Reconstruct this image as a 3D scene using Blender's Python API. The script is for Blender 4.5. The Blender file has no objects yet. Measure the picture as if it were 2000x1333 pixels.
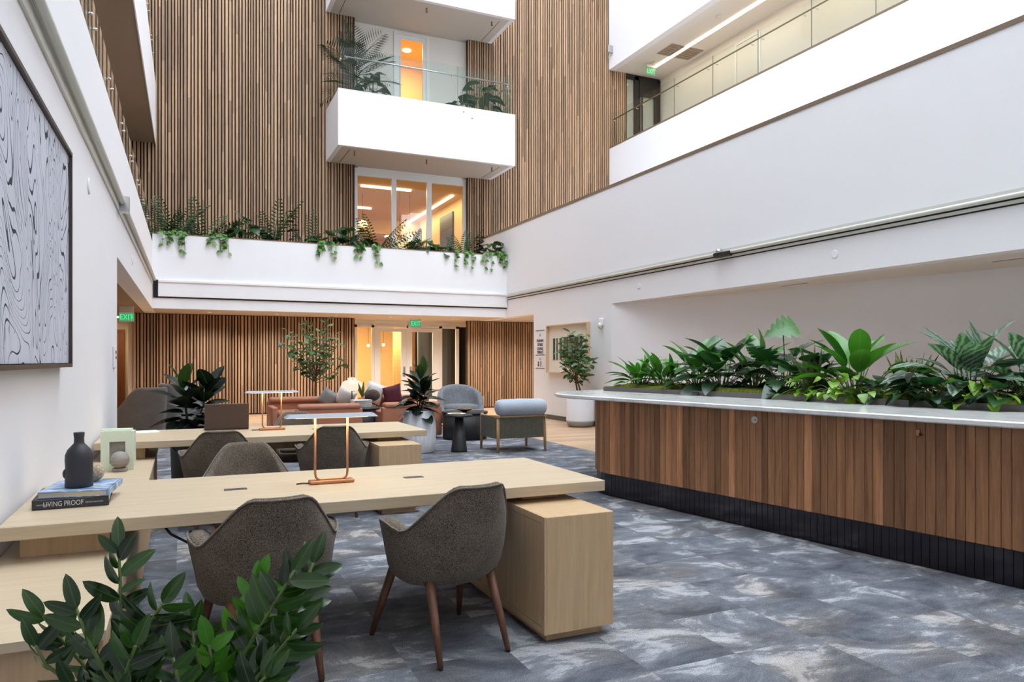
import bpy, bmesh, math, random
from mathutils import Vector, Matrix, Euler, noise
R = math.radians
random.seed(7)
SC = bpy.context.scene
COL = SC.collection

# ---------------------------------------------------------------- camera
cd = bpy.data.cameras.new('camera'); cam = bpy.data.objects.new('camera', cd); COL.objects.link(cam)
cam.location = (0, 0, 1.43)
cam.rotation_euler = (R(90), 0, -math.atan2(643, 1423))
cd.sensor_width = 36.0; cd.lens = 36.0 * 1423 / 2000
cd.shift_y = (705 - 666.5) / 2000
cd.clip_start = 0.05; cd.clip_end = 200
SC.camera = cam

# ---------------------------------------------------------------- sky through the open roof light
w = bpy.data.worlds.new('sky'); SC.world = w; w.use_nodes = True
bg = w.node_tree.nodes['Background']
bg.inputs[0].default_value = (0.83, 0.915, 1.0, 1); bg.inputs[1].default_value = 8.3
sd = bpy.data.lights.new('sun', 'SUN'); sd.energy = .15; sd.angle = R(8); sd.color = (1, .95, .87)
sun = bpy.data.objects.new('sun', sd); COL.objects.link(sun)
sun.rotation_euler = (R(28), R(10), 0)
vs = SC.view_settings
vs.view_transform = 'Standard'; vs.look = 'None'; vs.gamma = 1.0; vs.use_curve_mapping = False
vs.exposure = -0.11
SC.cycles.max_bounces = 9; SC.cycles.diffuse_bounces = 6; SC.cycles.glossy_bounces = 4
SC.cycles.transparent_max_bounces = 14; SC.cycles.caustics_reflective = False; SC.cycles.caustics_refractive = False
SC.cycles.sample_clamp_indirect = 6.0

# ---------------------------------------------------------------- materials
def lin(c):
    return tuple((x / 255 / 12.92) if x / 255 <= .04045 else ((x / 255 + .055) / 1.055) ** 2.4 for x in c) + (1,)
class N:
    """small node-graph helper"""
    def __init__(s, name):
        s.m = bpy.data.materials.new(name); s.m.use_nodes = True
        s.t = s.m.node_tree; s.n = s.t.nodes; s.b = s.n['Principled BSDF']; s.out = s.n['Material Output']
    def new(s, typ, **kw):
        k = s.n.new('ShaderNode' + typ)
        for a, v in kw.items(): setattr(k, a, v)
        return k
    def put(s, sock, v):
        if isinstance(v, bpy.types.NodeSocket): s.t.links.new(v, sock)
        else: sock.default_value = v
    def math(s, op, a, b=None, clamp=False):
        k = s.new('Math', operation=op, use_clamp=clamp); s.put(k.inputs[0], a)
        if b is not None: s.put(k.inputs[1], b)
        return k.outputs[0]
    def mix(s, f, a, b, blend='MIX'):
        k = s.new('Mix', data_type='RGBA', blend_type=blend); s.put(k.inputs[0], f); s.put(k.inputs[6], a); s.put(k.inputs[7], b)
        return k.outputs[2]
    def ramp(s, f, stops):
        k = s.new('ValToRGB'); s.put(k.inputs[0], f); e = k.color_ramp.elements
        while len(e) < len(stops): e.new(.5)
        for x, (p, c) in zip(e, stops): x.position = p; x.color = c
        return k.outputs[0]
    def coord(s, kind='Object', scale=(1, 1, 1), rnd=0.0):
        if kind == 'World': o = s.new('NewGeometry').outputs['Position']
        else: o = s.new('TexCoord').outputs[kind]
        if rnd:
            r = s.new('ObjectInfo').outputs['Random']
            c = s.new('CombineXYZ'); s.put(c.inputs[0], s.math('MULTIPLY', r, rnd)); s.put(c.inputs[1], s.math('MULTIPLY', r, rnd * 1.7)); s.put(c.inputs[2], s.math('MULTIPLY', r, rnd * .6))
            a = s.new('VectorMath', operation='ADD'); s.put(a.inputs[0], o); s.put(a.inputs[1], c.outputs[0]); o = a.outputs[0]
        mp = s.new('Mapping'); s.put(mp.inputs[0], o); mp.inputs['Scale'].default_value = scale
        return mp.outputs[0]
    def noise(s, vec, scale, detail=3, rough=.5, dist=0, out=0):
        k = s.new('TexNoise'); s.put(k.inputs['Vector'], vec); k.inputs['Scale'].default_value = scale; k.inputs['Detail'].default_value = detail
        k.inputs['Roughness'].default_value = rough; k.inputs['Distortion'].default_value = dist
        return k.outputs[out]
    def bump(s, h, strength=.2, dist=.01):
        k = s.new('Bump'); k.inputs['Strength'].default_value = strength; k.inputs['Distance'].default_value = dist; s.put(k.inputs['Height'], h)
        s.put(s.b.inputs['Normal'], k.outputs[0])
    def base(s, c, rough=.5, metal=0.0, spec=.5):
        s.put(s.b.inputs['Base Color'], c); s.put(s.b.inputs['Roughness'], rough); s.b.inputs['Metallic'].default_value = metal
        s.b.inputs['Specular IOR Level'].default_value = spec
        return s.m
    def rnd(s): return s.new('ObjectInfo').outputs['Random']
def flat(name, c, rough=.6, metal=0.0, spec=.5):
    k = N(name); return k.base(lin(c), rough, metal, spec)
def paint(name, c, rough=.75):
    k = N(name); v = k.coord('World')
    k.bump(k.noise(v, 60, 3), .06, .004)
    n = k.noise(v, .7, 2); hi = lin(c); lo = lin(tuple(x * .985 for x in c))
    return k.base(k.mix(n, hi, lo), rough, 0, .3)
def woodmat(name, c1, c2, scale, tones=.35, rnd=17.0, rough=.5, kind='Object', stops=None, joint=0.0):
    """grain stretched by `scale`; each object gets its own tone, boards change tone at `joint` metres"""
    k = N(name); v = k.coord(kind, scale, rnd)
    g = k.noise(v, 1.0, 5, .6, .6); g2 = k.noise(k.coord(kind, tuple(x * 4 for x in scale), rnd), 1.0, 2)
    f = k.math('ADD', k.math('MULTIPLY', g, .75), k.math('MULTIPLY', g2, .25))
    col = k.ramp(f, [(.3, lin(c1)), (.7, lin(c2))])
    if tones:
        r = k.rnd()
        if joint:
            z = k.new('SeparateXYZ'); k.put(z.inputs[0], k.new('NewGeometry').outputs['Position'])
            st = k.math('FLOOR', k.math('ADD', k.math('DIVIDE', z.outputs[2], joint), r))
            wn = k.new('TexWhiteNoise', noise_dimensions='2D'); cb = k.new('CombineXYZ'); k.put(cb.inputs[0], k.math('MULTIPLY', r, 91.7)); k.put(cb.inputs[1], st); k.put(wn.inputs['Vector'], cb.outputs[0])
            r = wn.outputs['Value']
        tone = k.ramp(r, [(p, (c, c * .97, c * .93, 1)) for p, c in stops] if stops else [(0, (1 - tones, 1 - tones, 1 - tones, 1)), (.5, (1, .97, .94, 1)), (1, (1 + tones * .55, 1 + tones * .5, 1 + tones * .42, 1))])
        col = k.mix(1.0, col, tone, 'MULTIPLY')
    k.bump(f, .12, .002)
    return k.base(col, rough, 0, .35)
def fabric(name, c1, c2, scale=420, rough=.95, aniso=(1, 1, 1)):
    k = N(name); v = k.coord('Object', aniso)
    n = k.noise(v, scale, 2, .7); n2 = k.noise(v, 7, 3)
    f = k.math('ADD', k.math('MULTIPLY', n, .85), k.math('MULTIPLY', n2, .15))
    k.bump(n, .5, .003)
    m = k.base(k.ramp(f, [(.36, lin(c1)), (.64, lin(c2))]), rough, 0, .15); k.b.inputs['Sheen Weight'].default_value = .12
    return m
def leafmat(name, c1, c2, rough=.32, vein=None, trans=.18):
    k = N(name); r = k.rnd()
    col = k.mix(r, lin(c1), lin(c2))
    uvc = k.coord('Object')
    n = k.noise(uvc, 6, 3)
    col = k.mix(k.math('MULTIPLY', n, .35), col, k.mix(1.0, col, (.55, .6, .5, 1), 'MULTIPLY'))
    sp = k.new('SeparateXYZ'); k.put(sp.inputs[0], uvc)
    rib = k.math('LESS_THAN', k.math('ABSOLUTE', sp.outputs[0]), .012)
    col = k.mix(k.math('MULTIPLY', rib, .18), col, lin(vein or (120, 150, 90)))
    if vein:                                          # silver-green feathering between the veins
        wv = k.new('TexWave', wave_type='BANDS', bands_direction='DIAGONAL'); k.put(wv.inputs['Vector'], uvc); wv.inputs['Scale'].default_value = 5; wv.inputs['Distortion'].default_value = 6; wv.inputs['Detail'].default_value = 3
        col = k.mix(k.math('MULTIPLY', wv.outputs[1], .6), col, lin(vein))
    k.base(col, rough, 0, .5)
    tr = k.new('BsdfTranslucent'); k.put(tr.inputs[0], k.mix(1.0, col, (1.2, 1.6, .7, 1), 'MULTIPLY'))
    mx = k.new('MixShader'); mx.inputs[0].default_value = trans
    k.t.links.new(k.b.outputs[0], mx.inputs[1]); k.t.links.new(tr.outputs[0], mx.inputs[2]); k.t.links.new(mx.outputs[0], k.out.inputs[0])
    return k.m
def glass(name, tint=(246, 249, 248), base=.03):
    k = N(name)
    lw = k.new('LayerWeight'); lw.inputs['Blend'].default_value = .5
    f = k.math('ADD', k.math('MULTIPLY', k.math('POWER', lw.outputs['Facing'], 4.5), .9), base, True)
    tr = k.new('BsdfTransparent'); tr.inputs[0].default_value = lin(tint)
    gl = k.new('BsdfGlossy'); gl.inputs['Roughness'].default_value = .01; gl.inputs[0].default_value = (1, 1, 1, 1)
    mx = k.new('MixShader'); k.put(mx.inputs[0], f); k.t.links.new(tr.outputs[0], mx.inputs[1]); k.t.links.new(gl.outputs[0], mx.inputs[2]); k.t.links.new(mx.outputs[0], k.out.inputs[0])
    return k.m
def glow(name, c, strength):
    k = N(name); k.base((0, 0, 0, 1), .5); k.b.inputs['Emission Color'].default_value = lin(c); k.b.inputs['Emission Strength'].default_value = strength
    return k.m

def carpetmat():
    k = N('carpet'); v = k.coord('Object', (1.0, 1.35, 1), 41.0)
    big = k.noise(v, 2.1, 6, .66, .7)
    st = k.noise(k.coord('Object', (5, 16, 1), 23.0), 1.0, 4, .7, .4)
    f = k.math('ADD', k.math('MULTIPLY', big, .78), k.math('MULTIPLY', st, .22))
    col = k.ramp(f, [(.36, lin((74, 77, 85))), (.47, lin((97, 100, 107))), (.55, lin((115, 118, 123))), (.585, lin((150, 152, 156))), (.68, lin((176, 178, 181)))])
    warm = k.noise(v, 1.3, 3, .5, .5)
    col = k.mix(k.math('MULTIPLY', k.ramp(warm, [(.48, (0, 0, 0, 1)), (.64, (1, 1, 1, 1))]), .6), col, k.mix(1.0, col, lin((250, 232, 212)), 'MULTIPLY'))
    sp = k.noise(k.coord('Object'), 150, 2, .8)
    col = k.mix(1.0, col, k.ramp(sp, [(.34, (.55, .55, .57, 1)), (.5, (.97, .97, .97, 1)), (.68, (1.35, 1.35, 1.35, 1))]), 'MULTIPLY')
    k.bump(sp, .7, .004)
    return k.base(col, .97, 0, .1)
def artmat():
    """pale canvas with flowing ink contour lines"""
    k = N('ink_drawing'); v = k.coord('Object', (1, 1.5, .55))
    n = k.noise(v, 1.5, 1.2, .45, 1.0)
    w1 = k.noise(k.coord('Object', (1, 2, 1)), 1.6, 1)
    def lines(n_, cnt, wd):
        fr = k.math('FRACT', k.math('MULTIPLY', n_, cnt)); return k.math('LESS_THAN', k.math('ABSOLUTE', k.math('SUBTRACT', fr, .5)), wd)
    l1 = lines(n, 24, k.math('ADD', k.math('MULTIPLY', k.math('POWER', w1, 3.0), .3), .02))
    n2 = k.noise(k.coord('Object', (1, 4.2, .5)), 1.5, 1.5, .5, .9)
    l2 = k.math('MULTIPLY', lines(n2, 11, .03), .5)
    ink = k.math('MAXIMUM', l1, l2)
    wash = k.mix(k.noise(v, 1.5, 4), lin((206, 208, 218)), lin((184, 187, 200)))
    return k.base(k.mix(ink, wash, lin((52, 54, 62))), .8, 0, .2)
def marblemat():
    k = N('counter_marble'); v = k.coord('Object')
    n = k.noise(v, 1.3, 6, .65, 1.5)
    col = k.ramp(n, [(.35, lin((200, 200, 198))), (.5, lin((224, 223, 220))), (.62, lin((210, 208, 203)))])
    return k.base(col, .12, 0, .5)

white = paint('white_paint', (232, 231, 233))
white_warm = paint('warm_white_paint', (224, 219, 212))
tan_wall = paint('tan_wall', (214, 196, 170))
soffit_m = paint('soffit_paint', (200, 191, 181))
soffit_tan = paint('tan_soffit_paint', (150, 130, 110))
slat_dark = flat('slat_backing', (62, 44, 31), .9)
slat_m = woodmat('oak_slat', (146, 115, 89), (188, 157, 127), (38, 38, 1.1), .38, 17, .55, 'World', joint=2.6)
board_m = woodmat('counter_board', (124, 85, 57), (182, 134, 96), (22, 22, 1.3), .46, 31, .5, 'World', [(0, .58), (.35, .84), (.7, 1.06), (.84, 1.25), (.9, 1.5), (1, 1.7)])
desk_m = woodmat('pale_ash', (176, 157, 130), (194, 176, 148), (2.0, 30, 30), 0, 0, .42)
desk_v = woodmat('pale_ash_upright', (178, 148, 112), (197, 168, 131), (26, 26, 1.6), 0, 0, .45)
plank_m = woodmat('oak_plank', (168, 134, 102), (206, 176, 146), (1.2, 26, 26), .22, 29, .4, 'World')
walnut = woodmat('walnut_leg', (88, 58, 44), (122, 84, 64), (30, 30, 2), 0, 0, .45)
oak_leg = woodmat('oak_leg', (170, 128, 88), (196, 154, 112), (30, 30, 2), 0, 0, .45)
carpet = carpetmat()
marble = marblemat()
tile_m = flat('aubergine_tile', (26, 18, 24), .12, 0, .6)
grout_m = flat('dark_grout', (60, 54, 54), .9)
black = flat('black_metal', (26, 25, 26), .45)
black_soft = flat('black_lacquer', (34, 33, 35), .55)
steel = flat('brushed_steel', (190, 190, 190), .3, 1.0)
bronze = flat('bronze_trim', (122, 104, 84), .5, .1)
copper = flat('copper', (184, 128, 92), .4, .85)
alu = flat('aluminium_track', (206, 206, 198), .45, .1)
groove = flat('shadow_gap', (22, 22, 23), .9)
pane = glass('clear_glass')
rail_glass = glass('rail_glass', (244, 249, 247), .012)
door_white = flat('white_door_paint', (226, 225, 222), .45)
door_brown = woodmat('brown_door', (112, 66, 34), (138, 84, 46), (30, 30, 1.2), 0, 0, .5)
chair_fab = fabric('brown_tweed', (44, 38, 32), (128, 115, 100), 210)
chair_light = fabric('tweed_piping', (84, 76, 67), (140, 129, 115), 210)
leather = N('tan_leather'); _v = leather.coord('Object'); leather.bump(leather.noise(_v, 55, 4), .15, .003); leather = leather.base(leather.mix(leather.noise(_v, 3, 3), lin((148, 92, 66)), lin((170, 112, 84))), .5, 0, .4)
cream_shade = glow('lamp_warm', (255, 208, 150), 3.0)
fill_lens_m = glow('fill_light_lens', (255, 226, 190), .7)  # dim lens of the added fill lights
strip_m = glow('light_strip', (255, 232, 196), 9.0)
exit_green = glow('exit_green', (20, 235, 110), 1.6)

# ---------------------------------------------------------------- mesh helpers
class B:
    """collects shapes that become ONE mesh object"""
    def __init__(s): s.v = []; s.f = []; s.sm = []
    def add(s, vs_, fs, smooth=False):
        o = len(s.v); s.v += [tuple(p) for p in vs_]; s.f += [tuple(i + o for i in f) for f in fs]; s.sm += [smooth] * len(fs); return s
    def box(s, x0, x1, y0, y1, z0, z1):
        return s.add([(x0, y0, z0), (x1, y0, z0), (x1, y1, z0), (x0, y1, z0), (x0, y0, z1), (x1, y0, z1), (x1, y1, z1), (x0, y1, z1)],
                     [(3, 2, 1, 0), (4, 5, 6, 7), (0, 1, 5, 4), (1, 2, 6, 5), (2, 3, 7, 6), (3, 0, 4, 7)])
    def rbox(s, x0, x1, y0, y1, z0, z1, r=.004, seg=1, smooth=False):
        bm = bmesh.new(); bmesh.ops.create_cube(bm, size=1)
        for q in bm.verts: q.co = Vector(((x0 + x1) / 2 + q.co.x * (x1 - x0), (y0 + y1) / 2 + q.co.y * (y1 - y0), (z0 + z1) / 2 + q.co.z * (z1 - z0)))
        bmesh.ops.bevel(bm, geom=bm.edges[:], offset=r, segments=seg, profile=.5, affect='EDGES')
        bm.verts.index_update(); s.add([q.co[:] for q in bm.verts], [[q.index for q in f.verts] for f in bm.faces], smooth); bm.free(); return s
    def prism(s, poly, z0, z1):
        n = len(poly)
        return s.add([(x, y, z0) for x, y in poly] + [(x, y, z1) for x, y in poly],
                     [tuple(range(n - 1, -1, -1)), tuple(range(n, 2 * n))] + [(i, (i + 1) % n, n + (i + 1) % n, n + i) for i in range(n)])
    def lathe(s, prof, seg=24, c=(0, 0), smooth=True, wave=None, cap=True):
        vs_, fs = [], []
        for r, z in prof:
            for k in range(seg):
                a = 2 * math.pi * k / seg; q = r * (1 + (wave(a, z) if wave else 0))
                vs_.append((c[0] + q * math.cos(a), c[1] + q * math.sin(a), z))
        for i in range(len(prof) - 1):
            for k in range(seg):
                k2 = (k + 1) % seg; fs.append((i * seg + k, i * seg + k2, (i + 1) * seg + k2, (i + 1) * seg + k))
        s.add(vs_, fs, smooth)
        if cap:
            o = len(s.v) - len(vs_); s.f.append(tuple(o + k for k in range(seg - 1, -1, -1))); s.sm.append(False)
            o2 = o + (len(prof) - 1) * seg; s.f.append(tuple(o2 + k for k in range(seg))); s.sm.append(False)
        return s
    def tube(s, pts, r, seg=8, closed=False):
        pts = [Vector(p) for p in pts]; n = len(pts); rr = r if isinstance(r, (list, tuple)) else [r] * n
        vs_, fs, up = [], [], None
        for i, p in enumerate(pts):
            if closed: d = (pts[(i + 1) % n] - pts[i - 1])
            else: d = pts[min(i + 1, n - 1)] - pts[max(i - 1, 0)]
            if d.length < 1e-9: d = Vector((0, 0, 1))
            d.normalize()
            if up is None: up = d.orthogonal().normalized()
            up = (up - d * up.dot(d)); up = up.normalized() if up.length > 1e-6 else d.orthogonal().normalized()
            sd_ = d.cross(up)
            for k in range(seg):
                a = 2 * math.pi * k / seg; vs_.append(p + (up * math.cos(a) + sd_ * math.sin(a)) * rr[i])
        m = n if closed else n - 1
        for i in range(m):
            j = (i + 1) % n
            for k in range(seg):
                k2 = (k + 1) % seg; fs.append((i * seg + k, i * seg + k2, j * seg + k2, j * seg + k))
        s.add(vs_, fs, True)
        if not closed:
            o = len(s.v) - len(vs_); s.f.append(tuple(o + k for k in range(seg - 1, -1, -1))); s.sm.append(False)
            o2 = o + (n - 1) * seg; s.f.append(tuple(o2 + k for k in range(seg))); s.sm.append(False)
        return s
    def ball(s, c, rx, ry=None, rz=None, seg=16, rings=9):
        ry = ry or rx; rz = rz or rx; vs_, fs = [], []
        for i in range(rings + 1):
            th = math.pi * i / rings
            for k in range(seg):
                a = 2 * math.pi * k / seg
                vs_.append((c[0] + rx * math.sin(th) * math.cos(a), c[1] + ry * math.sin(th) * math.sin(a), c[2] + rz * math.cos(th)))
        for i in range(rings):
            for k in range(seg):
                k2 = (k + 1) % seg; fs.append(((i + 1) * seg + k, (i + 1) * seg + k2, i * seg + k2, i * seg + k))
        return s.add(vs_, fs, True)
    def pillow(s, w, h, t, n=10, pinch=.12):
        """soft square cushion in the XZ plane, thickness along Y"""
        for sg in (-1, 1):
            vs_, fs = [], []
            for i in range(n + 1):
                for j in range(n + 1):
                    a = i / n * 2 - 1; b = j / n * 2 - 1
                    k = (1 - a * a) ** .5 * (1 - b * b) ** .5
                    e = 1 - pinch * (1 - abs(a * b)) * (abs(a) ** 3 + abs(b) ** 3) / 2
                    vs_.append((a * w / 2 * e, sg * t / 2 * k ** .7 if k > 0 else 0, b * h / 2 * e))
            for i in range(n):
                for j in range(n):
                    q = (i * (n + 1) + j, (i + 1) * (n + 1) + j, (i + 1) * (n + 1) + j + 1, i * (n + 1) + j + 1)
                    fs.append(q if sg < 0 else q[::-1])
            s.add(vs_, fs, True)
        return s
    def mesh(s, name, m):
        me = bpy.data.meshes.new(name); me.from_pydata(s.v, [], s.f); me.polygons.foreach_set('use_smooth', s.sm)
        me.materials.append(m); me.update(); return me
    def build(s, name, m, parent=None, loc=(0, 0, 0), rz=0):
        o = bpy.data.objects.new(name, s.mesh(name, m)); COL.objects.link(o); o.parent = parent; o.location = loc; o.rotation_euler = (0, 0, rz); return o
def inst(name, me, parent=None, loc=(0, 0, 0), rot=(0, 0, 0), scale=(1, 1, 1)):
    o = bpy.data.objects.new(name, me); COL.objects.link(o); o.parent = parent; o.location = loc; o.rotation_euler = rot; o.scale = scale; return o
def tag(o, label, cat, group=None):
    o['label'] = label; o['category'] = cat
    if group: o['group'] = group
    return o
def thing(name, label, cat, loc=(0, 0, 0), rz=0, group=None):
    o = bpy.data.objects.new(name, None); COL.objects.link(o); o.location = loc; o.rotation_euler = (0, 0, rz); o.empty_display_size = .1
    return tag(o, label, cat, group)
def struct(o, label=None):
    o['kind'] = 'structure'
    if label: o['label'] = label
    return o
def stuff(o): o['kind'] = 'stuff'; return o
def copy_tree(o, parent=None):
    c = o.copy(); COL.objects.link(c); c.parent = parent
    for ch in list(o.children): copy_tree(ch, c)
    return c
def text(name, s, size, m, parent, mat4, extrude=.0008, align='CENTER', sx=1.0):
    c = bpy.data.curves.new(name, 'FONT'); c.body = s; c.size = size; c.extrude = extrude; c.align_x = align; c.align_y = 'CENTER'; c.materials.append(m)
    tmp = bpy.data.objects.new(name, c); COL.objects.link(tmp); me = bpy.data.meshes.new_from_object(tmp); bpy.data.objects.remove(tmp)
    o = bpy.data.objects.new(name, me); COL.objects.link(o); o.parent = parent; o.matrix_local = mat4 @ Matrix.Diagonal((sx, 1, 1, 1)); return o
def frame4(origin, xdir, updir):
    """matrix whose local X runs along xdir and local Y along updir (for lettering)"""
    x = Vector(xdir).normalized(); y = Vector(updir).normalized(); z = x.cross(y)
    return Matrix(((x.x, y.x, z.x, origin[0]), (x.y, y.y, z.y, origin[1]), (x.z, y.z, z.z, origin[2]), (0, 0, 0, 1)))
def spot(name, loc, power, color, parent=None, ang=150):
    l = bpy.data.lights.new(name, 'SPOT'); l.spot_size = R(ang); l.spot_blend = 1.0; l.shadow_soft_size = .03; l.energy = power; l.color = color
    o = bpy.data.objects.new(name, l); COL.objects.link(o); o.location = loc; o.parent = parent; return o
def area(name, loc, rot, sx, sy, power, color, parent=None):
    l = bpy.data.lights.new(name, 'AREA'); l.shape = 'RECTANGLE'; l.size = sx; l.size_y = sy; l.energy = power; l.color = color
    o = bpy.data.objects.new(name, l); COL.objects.link(o); o.location = loc; o.rotation_euler = rot; o.parent = parent; return o
# ================================================================ THE BUILDING
XR, YB, YF = 8.2, 20.5, 18.5            # right wall, slat wall, planter front
ZS, ZP, ZR, ZTOP = 2.63, 4.33, 5.10, 27.0  # wall tops raised out of view to even out the sky light
X2 = 12.75
YN = -5.0                               # wall behind the camera
def xl(y): return -.752 + .0064 * y     # the left wall runs a touch off square
def lbox(b, d0, d1, y0, y1, z0, z1):
    """box along the left wall; d0,d1 are offsets to the right of the wall plane"""
    return b.prism([(xl(y0) + d0, y0), (xl(y0) + d1, y0), (xl(y1) + d1, y1), (xl(y1) + d0, y1)], z0, z1)

# ---- floor: slab, carpet tiles, oak planks
floor = struct(B().box(-7, 16, YN - .3, 34, -.3, -.012).build('floor', slat_dark), 'grey patterned carpet tiles and oak planks')
CX1, CY1 = 5.9, 15.29
tiles = []
ix = 0
for i in range(-9, 7):
    for j in range(-16, 26):
        x0 = 3.21 + .5 * i - .25; y0 = 3.29 + .5 * j
        a0, a1 = max(x0, -.72), min(x0 + .5, CX1); b0, b1 = max(y0, YN), min(y0 + .5, CY1)
        if a1 - a0 > .05 and b1 - b0 > .05:
            cx_, cy_ = (a0 + a1) / 2, (b0 + b1) / 2
            d = cx_ * .4118 + cy_ * .9113; t = (cx_ * .9113 - cy_ * .4118) / max(d, .01)
            tiles.append((d if (d > 1.2 and abs(t) < .95) else 99 + abs(d), a0, a1, b0, b1))
tiles.sort()
tile_me = B().add([(-.2499, -.2499, -.012), (.2499, -.2499, -.012), (.2499, .2499, -.012), (-.2499, .2499, -.012), (-.2499, -.2499, -.0003), (.2499, -.2499, -.0003), (.2499, .2499, -.0003), (-.2499, .2499, -.0003), (-.2496, -.2496, 0), (.2496, -.2496, 0), (.2496, .2496, 0), (-.2496, .2496, 0)],
                  [(8, 9, 10, 11), (0, 1, 5, 4), (1, 2, 6, 5), (2, 3, 7, 6), (3, 0, 4, 7), (4, 5, 9, 8), (5, 6, 10, 9), (6, 7, 11, 10), (7, 4, 8, 11)]).mesh('carpet_tile', carpet)
rest = B()
for k, (d, a0, a1, b0, b1) in enumerate(tiles):
    if k < 292: inst('carpet_tile', tile_me, floor, ((a0 + a1) / 2, (b0 + b1) / 2, 0), (0, 0, 0), ((a1 - a0) / .5, (b1 - b0) / .5, 1))
    else: rest.box(a0 + .002, a1 - .002, b0 + .002, b1 - .002, -.012, 0)
stuff(rest.build('carpet_tile_field', carpet, floor))
pl_me = B().rbox(0, 1, -.0975, .0975, -.012, 0, .0015).mesh('plank', plank_m)
rp = random.Random(3)
prest = B(); npl = 0
def planks(x0, x1, y0, y1, show):
    global npl
    y = y0 + .0975
    while y < y1 + .1:
        x = x0 - rp.uniform(0, 1.6)
        while x < x1:
            L = rp.uniform(1.5, 2.4); a, b = max(x, x0), min(x + L, x1)
            if b - a > .06:
                if show and npl < 290: inst('plank', pl_me, floor, (a, y, 0), (0, 0, 0), (b - a - .003, 1, 1)); npl += 1
                else: prest.box(a, b - .003, y - .0975, y + .0975, -.012, 0)
            x += L
        y += .197
planks(CX1, XR, 9.0, CY1, True); planks(-1.2, 10.2, CY1, YB + .9, True); planks(-1.2, -.72, 9.4, CY1, False)
planks(CX1, 11.0, YN, 9.0, False); planks(XR, 11, 9.0, 13.1, False); planks(-6, -1.2, 9.4, 24, False); planks(10.2, 13, 16.8, YB, False); planks(-1.2, 10.2, YB + .9, 28, False)
stuff(prest.build('plank_field', plank_m, floor))

# ---- left wall, gallery above it
b = B(); lbox(b, -.25, 0, YN, 9.53, 0, 4.15); lbox(b, -.25, 0, 9.53, YB, ZS, 4.15)
wall_left = struct(b.build('wall_left', white), 'tall white wall beside the desks')
b = B().prism([(-6.5, 9.3), (xl(9.3) - .25, 9.3), (xl(YB) - .25, YB), (xl(YB) - .25, 24), (-6.5, 24)], ZS, ZS + .2)
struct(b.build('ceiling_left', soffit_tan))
struct(B().box(-6.7, -6.5, 9.2, 24, 0, 3).build('wall_hall_left', tan_wall))
struct(B().box(-6.6, xl(9) - .25, 9.2, 9.4, 0, ZS).build('wall_hall_near', white))
struct(B().box(-4.2, xl(9) - .2, YN, YB, 3.2, 3.4).build('floor_gallery', soffit_m))
struct(B().box(-4.3, -4.1, YN, YB, 3.4, ZTOP).build('wall_gallery_left', white))
b = B(); lbox(b, -3.6, -.02, YN, YB, 6.93, 7.25); lbox(b, -.3, -.02, YN, YB, 7.25, 8.4)
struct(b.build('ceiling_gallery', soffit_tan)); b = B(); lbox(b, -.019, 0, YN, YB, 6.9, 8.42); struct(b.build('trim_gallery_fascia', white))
struct(B().box(-4.2, -.9, YN, YB, 11.1, 11.4).build('ceiling_gallery_upper', soffit_m))

bbm_ = flat('joint_grey', (120, 116, 110), .5)
def glass_run(name, label, pts, z0, z1, side, zr, group=None, joint=.012, mat_=None, bracket=True, off=.055, rail=None):
    """frameless glass balustrade along the XY points, handrail on brackets on one side"""
    t = thing(name, label, 'railing', (0, 0, 0), 0, group)
    for (ax, ay), (bx, by) in zip(pts[:-1], pts[1:]):
        d = Vector((bx - ax, by - ay, 0)); L = d.length; d.normalize(); n = Vector((-d.y, d.x, 0)) * side
        a = Vector((ax, ay, 0)) + d * joint / 2; e = Vector((bx, by, 0)) - d * joint / 2
        q = n * .006
        B().prism([((a - q).x, (a - q).y), ((e - q).x, (e - q).y), ((e + q).x, (e + q).y), ((a + q).x, (a + q).y)], z0 - .08, z1).build('glass_pane', mat_ or rail_glass, t)
        if bracket:
            for f in (.1, .9):
                p = a + (e - a) * f
                B().tube([p + Vector((0, 0, zr - .05)), p + n * off + Vector((0, 0, zr - .05)), p + n * off + Vector((0, 0, zr))], .009, 6).ball((p.x - q.x * 2, p.y - q.y * 2, zr - .05), .015, seg=8, rings=5).build('bracket', steel, t)
    if joint == .02:
        for (jx, jy) in pts[1:-1]: B().box(jx - .007, jx + .007, jy - .007, jy + .007, z0, z1).build('joint_seal', bbm_, t)
    d0 = (Vector(pts[1]) - Vector(pts[0])).normalized(); n0 = Vector((-d0.y, d0.x)) * side * off
    B().tube([(pts[0][0] + n0.x + d0.x * .12, pts[0][1] + n0.y + d0.y * .12, zr), (pts[-1][0] + n0.x - d0.x * .12, pts[-1][1] + n0.y - d0.y * .12, zr)], .02, 8).build('handrail', rail or steel, t)
    return t
gy = [4.4 + 1.67 * k for k in range(10)] + [YB - .05]
glass_run('glass_railing', 'glass balustrade on top of the white wall above the ink drawing', [(xl(y) - .06, y) for y in gy], 4.15, 4.78, 1, 4.62)
glass_run('glass_railing', 'glass balustrade up on the fascia at the top edge beside the slat wall', [(xl(y) - .06, y) for y in gy], 8.42, 9.5, 1, 9.2)

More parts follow.
